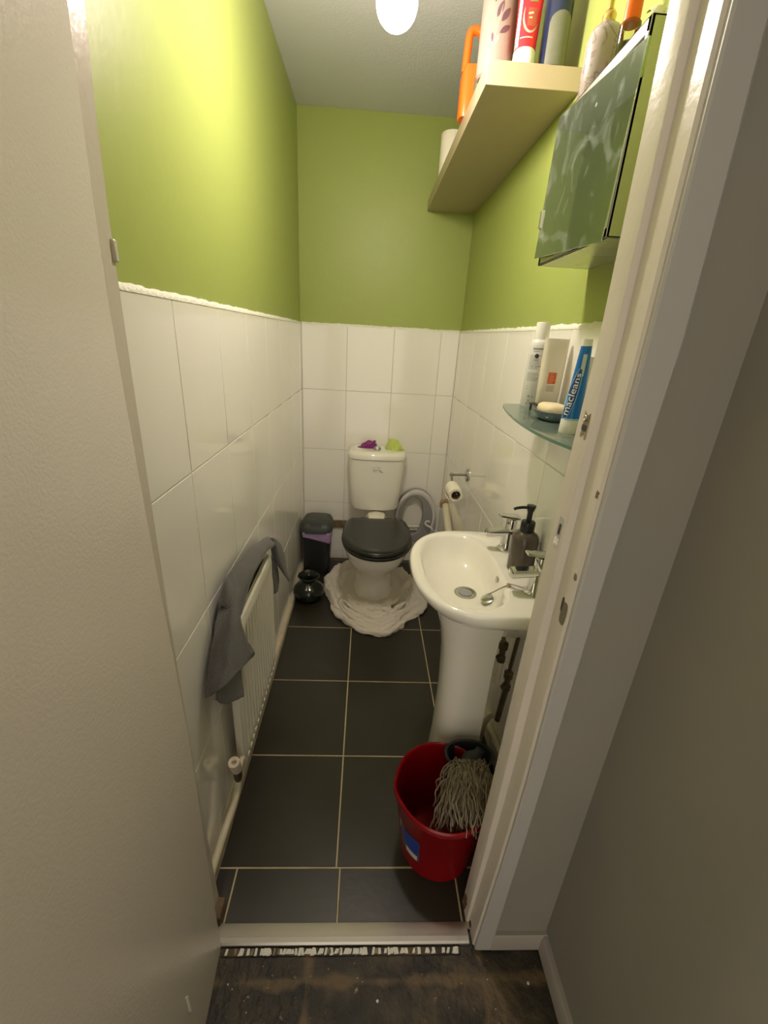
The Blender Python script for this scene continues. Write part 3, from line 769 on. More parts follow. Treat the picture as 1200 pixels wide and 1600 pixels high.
def tap(y, label):
    t = thing('basin_tap', (.455, y, .80), label, 'tap', 'lever taps on the wash basin')
    b = B(); b.lathe((.455, y, .80), [(.026, 0), (.027, .004), (.022, .009), (.0195, .014), (.0185, .05), (.0185, .058)], M['chrome'], 28); b.build('body', t)
    b = B()
    R = []
    for i in range(9):
        u = i / 8; x = .470 - .082 * u; w = .017 - .001 * u; zt = .872 - .004 * u; zb = .852 - .006 * u ** 2
        R.append([(x, y + w * 1.0, zb + .004), (x, y + w * .8, zb), (x, y - w * .8, zb), (x, y - w, zb + .004), (x, y - w, zt - .004), (x, y - w * .75, zt), (x, y + w * .75, zt), (x, y + w, zt - .004)])
    x = .384; R.append([(x, y + .010, .850), (x, y + .008, .847), (x, y - .008, .847), (x, y - .010, .850), (x, y - .010, .862), (x, y - .008, .866), (x, y + .008, .866), (x, y + .010, .862)])
    b.loft(R, M['chrome']); b.build('spout', t, ang=40)
    b = B(); b.lathe((.461, y, .868), [(.0155, 0), (.0165, .002), (.0165, .032), (.015, .036)], M['chrome'], 28); b.build('valve_cap', t)
    b = B(); R = []
    for i in range(9):
        u = i / 8; x = .482 - .064 * u; w = .0165 * (1 - .30 * u); zt = .915 + .004 * u; th_ = .010 - .003 * u
        R.append([(x, y + w, zt - th_), (x, y - w, zt - th_), (x, y - w, zt - .002), (x, y - w * .8, zt), (x, y + w * .8, zt), (x, y + w, zt - .002)])
    b.loft(R, M['chrome']); b.build('lever', t, bevel=.0015, ang=40)
    return t
tap(1.212, 'chrome lever tap farther from the door on the basin')
tap(.962, 'chrome lever tap nearer the door frame on the basin')

ch = thing('plug_and_chain', (.37, 1.05, .69), 'basin plug lying by the waste outlet on a ball chain', 'plug')
b = B(); b.lathe((.374, 1.050, .7105), [(.012, 0), (.0195, .002), (.022, .011), (.018, .013), (.004, .0135)], M['dull_chrome'], 24, (-.35, .05, .93)); b.build('plug', ch)
b = B(); b.lathe((.369, 1.0505, .727), [(.008, -.0015), (.0095, 0), (.008, .0015), (.0065, 0)], M['chrome'], 20, (.2, 1, 0)); b.build('plug_ring', ch)
def beads(path, gap=.0042, r=.0016):
    b = B(); d = 0; out = []
    for p, q in zip(path, path[1:]):
        L_ = (q - p).length
        while d < L_:
            out.append(p.lerp(q, d / L_)); d += gap
        d -= L_
    for p in out: b.sphere(p, r, M['brass'], 6, 4)
    return b
knot = Vector((.396, .985, .806))
pth = spline([(.3695, 1.050, .734), (.376, 1.03, .755), (.388, 1.005, .785), tuple(knot)], 6)
b = beads(pth); pth = spline([tuple(knot), (.408, .992, .8035), (.425, .985, .8025), (.437, .975, .803)], 6)
b2 = beads(pth)
b2.build('chain', ch); b.build('chain', ch)
b = beads(spline([tuple(knot), (.408, .972, .8035), (.425, .963, .8028), (.435, .958, .803)], 6)); b.build('chain', ch)
b = B(); b.sphere(knot, .0055, M['rust'], 12, 8, (1, 1, .9)); b.build('chain_clasp', ch)

sd = thing('soap_dispenser', (.460, 1.087, .80), 'smoky brown pump bottle on the basin between the taps', 'soap dispenser')
b = B(); b.lathe((.460, 1.087, .8), [(.034, 0), (.037, .003), (.0375, .09), (.0365, .102), (.031, .113), (.022, .119), (.018, .121), (.017, .128)], M['amber'], 40); b.build('bottle', sd)
b = B(); b.lathe((.460, 1.087, .921), [(.0185, 0), (.0195, .002), (.0195, .026), (.018, .029), (.009, .03)], M['pump_black'], 30); b.build('collar', sd)
b = B(); b.lathe((.460, 1.087, .950), [(.0075, 0), (.0075, .026), (.009, .030), (.0125, .045), (.012, .047), (.002, .048)], M['pump_black'], 24)
b.tube(spline([(.458, 1.087, .990), (.435, 1.083, .992), (.415, 1.079, .990), (.410, 1.078, .987)], 5), .0042, M['pump_black'], 10); b.build('pump', sd)

# pipes below the basin
def pipe_thing(name, pts, r, label, m='pipe_paint'):
    t = thing(name, pts[0], label, 'pipe', 'supply pipes behind the pedestal' if name == 'supply_pipe' else None); b = B(); b.tube(spline(pts, 8), r, M[m], 14); b.build('pipe', t); return t
p1 = pipe_thing('supply_pipe', [(.464, 1.20, .02), (.464, 1.195, .25), (.464, 1.175, .33), (.464, 1.125, .35), (.468, 1.105, .38), (.465, 1.105, .45)], .0085, 'painted supply pipe with dark valve behind the basin pedestal, the farther one')
b = B(); b.lathe((.465, 1.105, .445), [(.008, 0), (.014, .004), (.014, .022), (.010, .026), (.010, .05), (.015, .054), (.015, .075), (.007, .08)], M['brass'], 12); b.tube([(.465, 1.105, .475), (.445, 1.09, .475)], .007, M['brass'], 10); b.build('valve', p1)
b = B(); b.tube([(.465, 1.105, .52), (.458, 1.15, .62)], .006, M['brass'], 10); b.build('tail', p1)
p2 = pipe_thing('supply_pipe', [(.464, 1.16, .012), (.464, 1.125, .16), (.466, 1.085, .235), (.468, 1.06, .27), (.470, 1.045, .33), (.469, 1.035, .40)], .0085, 'painted supply pipe with dark valve behind the basin pedestal, the nearer one')
b = B(); b.lathe((.469, 1.035, .395), [(.008, 0), (.0135, .004), (.0135, .02), (.009, .024), (.009, .045), (.014, .05), (.014, .07), (.007, .075)], M['brass'], 12); b.tube([(.469, 1.035, .42), (.45, 1.02, .42)], .0075, M['brass'], 10); b.build('valve', p2)
b = B(); b.tube([(.469, 1.035, .47), (.460, 1.0, .64)], .006, M['brass'], 10); b.build('tail', p2)
b = B(); b.tube([(.470, 1.052, .25), (.470, 1.035, .40)], .0095, M['brass'], 12); b.build('copper_sleeve', p2)
pipe_thing('boxing_pipe', [(.4915, 1.30, .06), (.4915, 1.10, .115), (.4915, .90, .16)], .011, 'painted pipe running low along the right wall behind the pedestal')

wp = thing('waste_pipe', (.47, 2.3, .49), 'white waste pipe with rusty collar on the right wall beyond the basin', 'pipe')
b = B(); b.tube([(.486, 2.37, .497), (.470, 2.15, .452), (.440, 1.75, .39), (.420, 1.30, .35)], .0195, M['pipe_paint'], 20); b.build('pipe', wp)
b = B(); b.lathe((.4885, 2.40, .503), [(.022, 0), (.034, .001), (.034, .012), (.024, .014)], M['rust'], 24, (-.08, -1, -.2)); b.build('collar', wp)

# ------------------------------------------------------------------ toilet roll holder
th_ = thing('toilet_roll_holder', (.503, 2.0, .803), 'round chrome toilet roll holder on the right wall', 'toilet roll holder')
b = B(); b.lathe((.503, 2.0, .803), [(.031, 0), (.031, .006), (.028, .009), (.006, .0095)], M['dull_chrome'], 32, (-1, 0, 0)); b.build('wall_plate', th_)
b = B(); b.tube(spline([(.495, 2.0, .803), (.45, 1.995, .803), (.424, 1.992, .803)], 4), .0055, M['dark_chrome'], 12); b.sphere((.420, 1.99, .805), .009, M['dark_chrome'], 14, 10)
b.tube([(.420, 1.99, .803), (.418, 1.95, .785), (.416, 1.93, .774), (.414, 1.80, .772)], .0045, M['dark_chrome'], 12); b.build('arm', th_)
rl = thing('toilet_roll', (.414, 1.86, .757), 'nearly used up white toilet roll on the chrome wall holder', 'toilet roll')
rc = Vector((.414, 1.815, .7605)); ax = Vector((-.02, 1, .06)).normalized()
b = B(); b.lathe(rc, [(.0205, 0), (.0305, 0), (.031, .003), (.031, .097), (.0305, .1), (.0205, .1)], M['paper'], 40, ax, cap0=False, cap1=False); b.build('paper', rl, ang=50)
b = B(); b.lathe(rc, [(.0208, .0), (.0195, .0), (.0195, .1), (.0208, .1)], M['card'], 32, ax, cap0=False, cap1=False); b.build('core', rl)
b = B(); P = []
for i in range(9):
    t = -.4 - 2.3 * i / 8; rr = .0330 + .007 * (i / 8)
    P.append([rc + ax * (.003 + .094 * j) + Vector((math.cos(t) * rr, 0, math.sin(t) * rr)) for j in (0, 1)])
b.grid(P, M['paper']); b.build('loose_sheet', rl, ang=0, solid=.0006)

# ------------------------------------------------------------------ radiator with valve and pipe
rd = thing('radiator', (-.34, 1.2, .155), 'low white panel radiator on the left wall under the grey towel', 'radiator')
RX0, RX1, RY0, RY1, RZ0, RZ1 = -.350, -.330, .968, 1.432, .155, .637
b = B(); P = []
nY = 14; cols = []
for i in range(nY):
    y0 = RY0 + .012 + (RY1 - RY0 - .024) * i / nY; w = (RY1 - RY0 - .024) / nY
    cols += [(y0, 0), (y0 + w * .28, 0), (y0 + w * .42, .007), (y0 + w * .78, .007), (y0 + w * .92, 0)]
cols = [(RY0, -.006)] + cols + [(RY1 - .012, 0), (RY1, -.006)]
zz = [(RZ0, -.010), (RZ0 + .004, -.002), (RZ0 + .014, 0), (RZ0 + .035, 0), (RZ0 + .05, 1), (RZ1 - .055, 1), (RZ1 - .04, 0), (RZ1 - .02, 0), (RZ1 - .004, -.003), (RZ1, -.010)]
for z, k in zz:
    P.append([(RX1 + (d * -1 * k if d > 0 and k == 1 else (d if d < 0 else 0)) + (k if k < 0 else 0) , y, z) for y, d in cols])
b.grid(P, M['radiator']); 
P2 = [[(RX0, y, z) for y, d in (cols[0], cols[-1])] for z in (RZ0, RZ1)]
b.box(RX0, RX1 - .011, RY0 + .001, RY1 - .001, RZ0 + .002, RZ1 - .002, M['radiator']); b.build('panel', rd, ang=35)
b = B()
for i in range(nY):
    y0 = RY0 + .02 + (RY1 - RY0 - .03) * i / nY
    b.box(RX0 + .002, RX1 + .0015, y0, y0 + .014, RZ0 - .008, RZ0 + .006, M['radiator'])
b.build('bottom_fins', rd, bevel=.002)
for y in (RY0 + .08, RY1 - .08):
    b = B(); b.box(XL, RX0 + .002, y - .012, y + .012, RZ0 + .06, RZ1 - .06, M['radiator']); b.build('wall_bracket', rd, bevel=.002)
b = B(); b.box(RX0 - .008, RX1 - .004, RY0 - .006, RY0 + .008, RZ0 + .0, RZ1 - .03, M['radiator']); b.build('end_cap', rd, bevel=.003)
b = B(); b.tube([(-.343, RY0 + .002, .178), (-.343, .925, .178)], .0095, M['valve'], 14); b.lathe((-.343, .915, .160), [(.009, -.02), (.012, -.01), (.013, .012), (.012, .03)], M['brass'], 14)
b.build('valve_body', rd)
b = B(); b.lathe((-.343, .915, .185), [(.013, 0), (.0150, .004), (.0165, .05), (.0160, .058), (.0125, .059), (.0075, .056), (.006, .045)], M['valve'], 24, (-.03, -.32, .95)); b.build('valve_cap', rd)
rp = thing('radiator_pipe', (-.355, .8, .06), 'white pipe running along the skirting up to the radiator valve', 'pipe')
b = B(); b.tube(spline([(-.362, YF1 + .012, .064), (-.362, .74, .064), (-.360, .81, .066), (-.354, .86, .078), (-.347, .90, .105), (-.343, .913, .142)], 7), .0105, M['pipe_paint'], 14); b.build('pipe', rp)

# towel draped along the radiator top
tw = thing('hand_towel', (-.345, 1.15, .66), 'dark grey towel draped over the top of the radiator', 'towel')
# stations along Y: (y, ridge z, front hem z, wall-side hem z)
ST = [(.948, .742, .700, .64), (.985, .788, .674, .62), (1.045, .7845, .694, .60), (1.125, .775, .714, .58), (1.228, .755, .712, .56), (1.349, .725, .694, .54), (1.4516, .693, .664, .52), (1.462, .688, .655, .52)]
SS = spline([s[:3] for s in ST], 7); S2 = spline([(s[0], s[3], 0) for s in ST], 7)
P = []
for q, h in zip(SS, S2):
    y, zt, hf = q; hb = h.y; row = []
    for j in range(9):                                       # front slope from the hem up to the crest
        t = j / 8; z = hf + (zt - hf) * t
        x = -.3255 - .026 * t ** 1.2 + .007 * math.sin(PI * t) + .005 * noise.noise(Vector((y * 16, t * 3, 1))) + .0025 * noise.noise(Vector((y * 45, t * 8, 4)))
        row.append((x, y + .008 * noise.noise(Vector((y * 9, t * 4, 9))), z))
    for j in range(1, 9):
        t = j / 8; a = PI * t * .5
        row.append((-.3515 - .016 * math.sin(a) + .002 * noise.noise(Vector((y * 20, t * 4, 8))), y, zt - (zt - hb) * (1 - math.cos(a))))
    P.append(row)
b = B(); b.grid(P, M['towel']); b.build('cloth', tw, ang=0, solid=.007)
b = B(); b.tube([Vector(r[0]) + Vector((.001, 0, 0)) for r in P], .0036, M['towel_hem'], 8); b.build('hem', tw, ang=0)
def sheet(name, F, m=M['towel'], k=5, amp=.004, sd=0., thick=.007):
    rows = [spline(r, k) for r in F]; cols = [spline([rows[i][j] for i in range(len(rows))], k) for j in range(len(rows[0]))]
    Q = [[cols[j][i] for j in range(len(cols))] for i in range(len(cols[0]))]
    Q = [[p + Vector((amp * noise.noise(p * 18 + Vector((sd, 0, 0))) + amp * .5 * noise.noise(p * 45), 0, 0)) for p in r] for r in Q]
    b = B(); b.grid(Q, m); b.build(name, tw, ang=0, solid=thick); return Q
Q = sheet('front_flap', [[(-.362, 1.0192, .7755), (-.358, 1.0374, .772), (-.352, 1.0594, .755), (-.345, 1.094, .7217)], [(-.362, .9586, .7295), (-.345, .9506, .7277), (-.328, .9469, .723), (-.32, .9747, .6915)], [(-.362, .8901, .6782), (-.342, .8913, .6778), (-.322, .9107, .6629), (-.312, .9933, .6038)],
    [(-.362, .8498, .6335), (-.342, .8616, .6235), (-.32, .8893, .6076), (-.308, 1.0341, .5137)], [(-.364, .8259, .5918), (-.345, .8308, .5997), (-.326, .8529, .5955), (-.314, .9355, .5497)], [(-.364, .8144, .5669), (-.348, .8145, .5752), (-.332, .8294, .5852), (-.32, .8997, .5605)]], amp=.005)
sheet('inner_fold', [[(-.352, .9037, .6066), (-.338, .9337, .5853), (-.326, .9923, .5487)], [(-.352, .8697, .575), (-.336, .9044, .5428), (-.324, .955, .5071)], [(-.352, .8528, .5495), (-.336, .8907, .5124), (-.324, .9653, .4438)], [(-.352, .8464, .5263), (-.338, .8694, .4899), (-.326, .9665, .4186)]], sd=3)
Q = sheet('hanging_corner', [[(-.352, 1.4511, .691), (-.328, 1.4588, .6883), (-.312, 1.4908, .6492)], [(-.336, 1.457, .6571), (-.314, 1.4514, .6474), (-.303, 1.5103, .5898)], [(-.33, 1.4555, .6231), (-.308, 1.4693, .5781), (-.296, 1.5287, .5167)], [(-.318, 1.4915, .5542), (-.298, 1.5084, .4991), (-.288, 1.5321, .4585)]], sd=6, thick=.006)
b = B(); b.tube([r[0] for r in Q], .0036, M['towel_hem'], 8); b.build('hem', tw, ang=0)
sheet('underside_strip', [[(-.332, 1.4435, .6294), (-.328, 1.4878, .5952)], [(-.334, 1.4561, .5287), (-.328, 1.5176, .4867)], [(-.336, 1.4721, .4377), (-.332, 1.5136, .4263)]], k=6, amp=.002, sd=8, thick=.005)

# ------------------------------------------------------------------ bucket and mop
bk = thing('mop_bucket', (.262, .826, 0), 'red plastic mop bucket on the floor beside the basin pedestal', 'bucket')
BX, BYc = .258, .830
b = B(); n = 72; prof = [(.104, 0), (.108, .003), (.1085, .02), (.130, .226), (.136, .2305), (.138, .240), (.1375, .248), (.1335, .2515), (.1295, .248), (.1275, .235), (.1265, .226), (.105, .022), (.100, .006)]
rings = []
for r, z in prof:
    rg = []
    for i in range(n):
        a = 2 * PI * i / n; k = 1 + (.045 * math.exp(-((a - PI * 1.02) / .22) ** 2) if z > .15 else 0) * (z - .15) / .1
        rg.append((BX + r * k * math.cos(a), BYc + r * k * math.sin(a), z))
    rings.append(rg)
b.loft(rings, M['red']); b.build('tub', bk, ang=50)
def cone_patch(b, a0, a1, z0, z1, m, lift):
    P = []
    for j in range(5):
        z = z0 + (z1 - z0) * j / 4; r = .1085 + (.130 - .1085) * (z - .02) / .206 + lift
        P.append([(BX + r * math.cos(a0 + (a1 - a0) * i / 10), BYc + r * math.sin(a0 + (a1 - a0) * i / 10), z) for i in range(11)])
    b.grid(P, m)
b = B(); cone_patch(b, PI * 1.00, PI * 1.30, .060, .155, M['sticker_grey'], .0006)
cone_patch(b, PI * 1.155, PI * 1.295, .088, .153, M['sticker_blue'], .0010); cone_patch(b, PI * 1.17, PI * 1.285, .062, .084, M['sticker_white'], .0010); cone_patch(b, PI * 1.06, PI * 1.10, .125, .158, M['sticker_white'], .0010)
b.build('label', bk, ang=0)
b = B(); WC = (.345, .915)
b.loft([ring(sell(*WC, .050, .034, 2.2, 36), .19), ring(sell(*WC, .072, .050, 2.2, 36), .252), ring(sell(*WC, .074, .052, 2.2, 36), .262), ring(sell(*WC, .066, .044, 2.2, 36), .262), ring(sell(*WC, .046, .030, 2.2, 36), .20)], M['wringer']); b.build('wringer', bk, ang=50)
mp = thing('mop', (.325, .80, .18), 'grey string mop head lying in the red bucket', 'mop')
b = B(); b.lathe((.345, .895, .235), [(.028, 0), (.034, .012), (.030, .03), (.016, .045), (.013, .06)], M['wringer'], 20, (.55, .3, .8)); b.build('socket', mp)
b = B(); random.seed(11)
for i in range(430):
    a = random.uniform(-1.0, .75); ln = random.uniform(.35, 1.08)
    st = Vector((.335 + random.uniform(-.05, .055), .880 + random.uniform(-.03, .012), .262 + random.uniform(-.012, .014)))
    dx = math.sin(a) * .088 * (.5 + .5 * ln) - .006; dy = -.155 * ln * math.cos(a * .55)
    ex, ey = st.x + dx, max(st.y + dy, .688)
    top = .292 - .06 * ((st.x + dx * .4 - .325) / .1) ** 2 + random.uniform(-.016, .008)
    ez = .262 - .035 * ln - .35 * max(0, .30 - ex) - .02 * random.random()
    if ey < .715: ez = max(ez, .257)
    pts = [st, Vector((st.x + dx * .34, st.y + (ey - st.y) * .3, top)), Vector((st.x + dx * .75, st.y + (ey - st.y) * .72, (top + ez) / 2 + .012)), Vector((ex, ey, ez))]
    for k in (1, 2, 3): pts[k] = pts[k] + Vector((random.uniform(-.012, .012), random.uniform(-.010, .010), random.uniform(-.006, .006)))
    sp = spline(pts, 7); sd_ = random.uniform(0, 50)
    sp = [p + Vector((noise.noise(p * 55 + Vector((sd_, 0, 0))), noise.noise(p * 55 + Vector((0, sd_, 0))), .7 * noise.noise(p * 55 + Vector((0, 0, sd_))))) * .007 for p in sp]
    rr = random.uniform(.0013, .0021)
    b.tube(sp, [rr + .0006 * (k % 2) for k in range(len(sp))], M['mop'], 5)
o = b.build('strands', mp, ang=0); o['kind'] = 'stuff'

# ------------------------------------------------------------------ wooden wall shelf and what stands on it
ST_ = 2.056
sh = thing('wall_shelf', (.385, 2.0, 2.007), 'pale wood floating shelf high on the right wall', 'shelf')
b = B(); b.box(.267, PR - .0005, 1.410, PB - .0005, 2.007, ST_, M['shelf']); b.build('board', sh, bevel=.0012)

cn = thing('canister', (.303, 1.506, ST_), 'beige cylindrical canister with mauve leaf print on the wooden shelf', 'canister')
b = B(); b.lathe((.303, 1.506, ST_), [(.040, 0), (.0445, .004), (.0455, .02), (.0455, .22), (.043, .226), (.02, .228)], M['canister'], 40); b.build('body', cn)
b = B()
def wrap_leaf(b, a, z, ln, wd, tilt, m, R=.0459, c=(.303, 1.506, ST_)):
    P = []
    for j in range(9):
        u = j / 8; w = wd * math.sin(PI * u) ** .8 + .0002; row = []
        for s_ in (-1, 0, 1):
            du = (u - .5) * ln; dv = s_ * w
            ha = (du * math.cos(tilt) - dv * math.sin(tilt)) / R; hz = du * math.sin(tilt) + dv * math.cos(tilt)
            row.append((c[0] + R * math.cos(a + ha), c[1] + R * math.sin(a + ha), c[2] + z + hz))
        P.append(row)
    b.grid(P, m)
for a, z, l, w, t, m in [(-1.75, .120, .034, .0065, 1.15, 'leaf_mauve'), (-1.42, .110, .034, .0065, .95, 'leaf_mauve'), (-1.38, .083, .032, .006, .55, 'leaf_mauve'), (-1.80, .062, .022, .004, 1.1, 'leaf_pale'), (-2.05, .068, .02, .003, 1.7, 'leaf_mauve'), (-2.0, .150, .034, .0065, 1.4, 'leaf_mauve'), (-1.3, .150, .034, .0065, .8, 'leaf_mauve'), (-1.85, .085, .09, .0012, 1.35, 'leaf_pale')]:
    wrap_leaf(b, a, z, l, w, t, M[m])
b.build('leaf_print', cn, ang=0)

rt = thing('toothpaste_tube', (.366, 1.452, ST_), 'red and white tube standing on its white cap on the wooden shelf', 'tube')
b = B(); b.lathe((.366, 1.452, ST_), [(.0275, 0), (.0285, .002), (.0275, .034), (.025, .038)], M['white_plastic'], 32); b.build('cap', rt)
def flat_tube(b, c, z0, z1, r0, w1, ang_, m, k=36, n=14, t1=.0015):
    R = []
    for i in range(n + 1):
        t = i / n; w = r0 + (w1 - r0) * t; th = r0 + (t1 - r0) * t ** 1.15; ca, sa = math.cos(ang_), math.sin(ang_); rg = []
        for j in range(k):
            p = 2 * PI * j / k; u, v = w * math.cos(p), th * math.sin(p)
            rg.append((c[0] + u * ca - v * sa, c[1] + u * sa + v * ca, z0 + (z1 - z0) * t))
        R.append(rg)
    b.loft(R, m)
def flat_pt(c, z0, z1, r0, w1, ang_, u, z, lift, side=-1, t1=.0015):
    t = max(0., (z - z0) / (z1 - z0)); w = r0 + (w1 - r0) * t; th = r0 + (t1 - r0) * t ** 1.15
    v = side * (th * math.sqrt(max(0, 1 - (u / w) ** 2)) + lift); ca, sa = math.cos(ang_), math.sin(ang_)
    return (c[0] + u * ca - v * sa, c[1] + u * sa + v * ca, z)
FT = ((.366, 1.452), ST_ + .038, ST_ + .20, .0265, .033, -.12)
b = B(); flat_tube(b, *FT[:1], FT[1], FT[2], FT[3], FT[4], FT[5], M['red_tube']); b.build('tube_body', rt)
def flat_strip(b, FTT, pts, wd, m, lift):
    P = []
    for i, (u, z) in enumerate(pts):
        u0, z0 = pts[max(i - 1, 0)]; u1, z1 = pts[min(i + 1, len(pts) - 1)]
        d = math.hypot(u1 - u0, z1 - z0) or 1; nx, nz = -(z1 - z0) / d, (u1 - u0) / d
        w = wd[i] if isinstance(wd, list) else wd
        P.append([flat_pt(*FTT, u + nx * w * s_, z + nz * w * s_, lift) for s_ in (-1, -.33, .33, 1)])
    b.grid(P, m)
b = B()
flat_strip(b, FT, [(-.0238, ST_ + .040 + .01 * i) for i in range(15)], .003, M['white_print'], .0004)
arcp = [(.004 + .019 * math.cos(t), ST_ + .100 + .034 * math.sin(t)) for t in [PI * (.86 + .98 * i / 20) for i in range(21)]]
flat_strip(b, FT, arcp, [.0004 + .0022 * math.sin(PI * i / 20) for i in range(21)], M['leaf_pale'], .0006)
flat_strip(b, FT, [(.006, ST_ + .078 + .004 * i) for i in range(10)], .011, M['brown_print'], .0003)
flat_strip(b, FT, [(.006 + .0, ST_ + .126 + .003 * i) for i in range(10)], .010, M['green_print'], .0004)
flat_strip(b, FT, [(-.018 + .005 * i, ST_ + .0555) for i in range(7)], .0012, M['label_text'], .0004)
flat_strip(b, FT, [(-.004 + .003 * i, ST_ + .102 + .0005 * i) for i in range(5)], .002, M['label_text'], .0006)
flat_strip(b, FT, [(-.002 + .002 * i, ST_ + .094) for i in range(5)], .0015, M['label_text'], .0006)
b.build('print', rt, ang=0)

ac = thing('aerosol_can', (.440, 1.455, ST_), 'navy aerosol can with a sage green label on the wooden shelf', 'can')
b = B(); b.lathe((.440, 1.455, ST_), [(.031, 0), (.0335, .003), (.0335, .14), (.031, .146), (.0325, .148), (.0325, .19), (.030, .196), (.004, .197)], M['navy'], 40); b.build('body', ac)
b = B(); P = []
for j in range(13):
    z = ST_ + .006 + .100 * j / 12; row = []
    for i in range(17):
        u = -1 + 2 * i / 16; top = .082 + .020 * math.sqrt(max(0, 1 - u * u)); a = -PI / 2 + .10 + u * .95
        zz_ = ST_ + .006 + (top) * j / 12
        row.append((.440 + .0339 * math.cos(a), 1.455 + .0339 * math.sin(a), zz_))
    P.append(row)
b.grid(P, M['sage_label']); b.build('label', ac, ang=0)
ob = thing('cleaner_bottle', (.282, 1.74, ST_), 'orange plastic bottle with a loop handle behind the canister', 'bottle')
b = B(); b.loft([rrect(.254, .320, 1.71, 1.77, ST_, 4), rrect(.252, .322, 1.708, 1.772, ST_ + .01, 4), rrect(.252, .322, 1.708, 1.772, ST_ + .105, 4), rrect(.258, .318, 1.715, 1.765, ST_ + .128, 4)], M['orange']); b.build('body', ob, ang=50)
b = B(); b.tube(spline([(.262, 1.74, ST_ + .115), (.264, 1.74, ST_ + .17), (.268, 1.74, ST_ + .207), (.285, 1.74, ST_ + .215), (.305, 1.74, ST_ + .205), (.310, 1.74, ST_ + .17), (.308, 1.74, ST_ + .115)], 6), .0115, M['orange'], 14); b.build('handle', ob)
b = B(); b.loft([rrect(.275, .318, 1.60, 1.64, ST_, 5), rrect(.275, .318, 1.60, 1.64, ST_ + .055, 5), rrect(.279, .314, 1.604, 1.636, ST_ + .06, 5)], M['sage_label']); tag(b.build('small_tub', ang=50), 'small grey tub on the shelf between the canister and the orange bottle', 'tub')
wr = thing('paper_roll', (.322, 2.30, ST_), 'white roll standing at the far end of the wooden shelf', 'paper roll')
b = B(); b.lathe((.322, 2.30, ST_), [(.048, 0), (.05, .003), (.05, .158), (.047, .163), (.021, .163), (.02, .14)], M['paper'], 36); b.build('paper', wr)
b = B(); b.lathe((.322, 2.30, ST_ + .06), [(.019, 0), (.0195, .1), (.018, .1), (.0175, 0)], M['card'], 24); b.build('core', wr)

# ------------------------------------------------------------------ steel mirror cabinet
CBX0, CBY0, CBY1, CBZ0, CBZ1 = .387, .830, 1.145, 1.575, 1.853
cb = thing('mirror_cabinet', (.45, .99, CBZ0), 'stainless steel wall cabinet with tilted mirror door on the right wall', 'cabinet')
b = B(); tk = .004; CW = PR - .0005
b.box(CBX0, CW, CBY0, CBY0 + tk, CBZ0, CBZ1, M['steel']); b.box(CBX0, CW, CBY1 - tk, CBY1, CBZ0, CBZ1, M['steel'])
b.box(CBX0, CW, CBY0, CBY1, CBZ0, CBZ0 + tk, M['steel']); b.box(CBX0, CW, CBY0, CBY1, CBZ1 - tk, CBZ1, M['steel'])
b.box(CBX0, CBX0 + .006, CBY0, CBY1, CBZ0, CBZ0 + .016, M['steel']); b.box(CBX0, CBX0 + .006, CBY0, CBY1, CBZ1 - .020, CBZ1, M['steel'])
b.box(CBX0, CBX0 + .006, CBY0, CBY0 + .010, CBZ0, CBZ1, M['steel']); b.box(CBX0, CBX0 + .006, CBY1 - .012, CBY1, CBZ0, CBZ1, M['steel'])
b.build('carcass', cb, bevel=.0012)
b = B(); b.box(CW - .004, CW - .001, CBY0 + tk, CBY1 - tk, CBZ0 + tk, CBZ1 - tk, M['dark_inside']); b.box(CBX0 + .02, CW - .004, CBY0 + tk, CBY1 - tk, 1.72, 1.724, M['dark_inside'])
b.box(CBX0 + .010, CBX0 + .014, CBY0 + tk, CBY1 - tk, CBZ0 + .014, CBZ1 - .018, M['dark_inside']); b.build('inside', cb, smooth=False)
b = B(); b.box(CBX0 + .001, CBX0 + .010, CBY0 + .012, CBY0 + .085, CBZ1 - .046, CBZ1 - .026, M['white_plastic']); b.build('hinge_block', cb, bevel=.002)
mt = math.radians(3.4); mc = Vector((CBX0 - .003, (CBY0 + CBY1) / 2 - .001, (CBZ0 + CBZ1) / 2 - .006))
ey = Vector((-.035, math.cos(mt), math.sin(mt))).normalized(); ez = Vector((0, -math.sin(mt), math.cos(mt))); ex = ey.cross(ez)
b = B(); b.obox(mc, ey * .152, ez * .128, ex * .0025, M['mirror']); md = b.build('mirror_door', cb, bevel=.001)
b = B(); b.obox(mc + ey * .149 - ez * .052, ey * .006, ez * .017, ex * .006, M['steel']); b.build('door_pull', md, bevel=.001)

lb_ = thing('lotion_bottle', (.425, 1.075, CBZ1), 'white marbled lotion bottle with gold pump on top of the cabinet', 'bottle')
b = B(); b.lathe((.425, 1.085, CBZ1), [(.031, 0), (.033, .003), (.033, .085), (.031, .098), (.024, .109), (.014, .115), (.012, .118)], M['marble'], 40); b.build('bottle', lb_)
b = B(); b.lathe((.425, 1.085, CBZ1 + .116), [(.012, 0), (.0125, .012), (.009, .018), (.005, .02), (.005, .04), (.010, .042), (.010, .05)], M['gold'], 24); b.tube([(.425, 1.085, CBZ1 + .16), (.39, 1.08, CBZ1 + .158)], .004, M['gold'], 8); b.build('pump', lb_)
sb = thing('small_bottle', (.412, .955, CBZ1), 'small clear bottle with orange cap on top of the cabinet', 'bottle')
b = B(); b.lathe((.412, .955, CBZ1), [(.015, 0), (.0165, .003), (.0165, .05), (.011, .055)], M['clear'], 28); b.build('bottle', sb)
b = B(); b.lathe((.412, .955, CBZ1 + .003), [(.0145, 0), (.0145, .022), (.002, .0222)], M['carton'], 20); b.build('contents', sb)
b = B(); b.lathe((.412, .955, CBZ1 + .048), [(.0125, 0), (.0135, .001), (.013, .03), (.002, .031)], M['orange'], 24); b.build('cap', sb)
pc = thing('soap_carton', (.45, .92, CBZ1), 'small olive green patterned carton at the wall side of the cabinet top', 'carton')
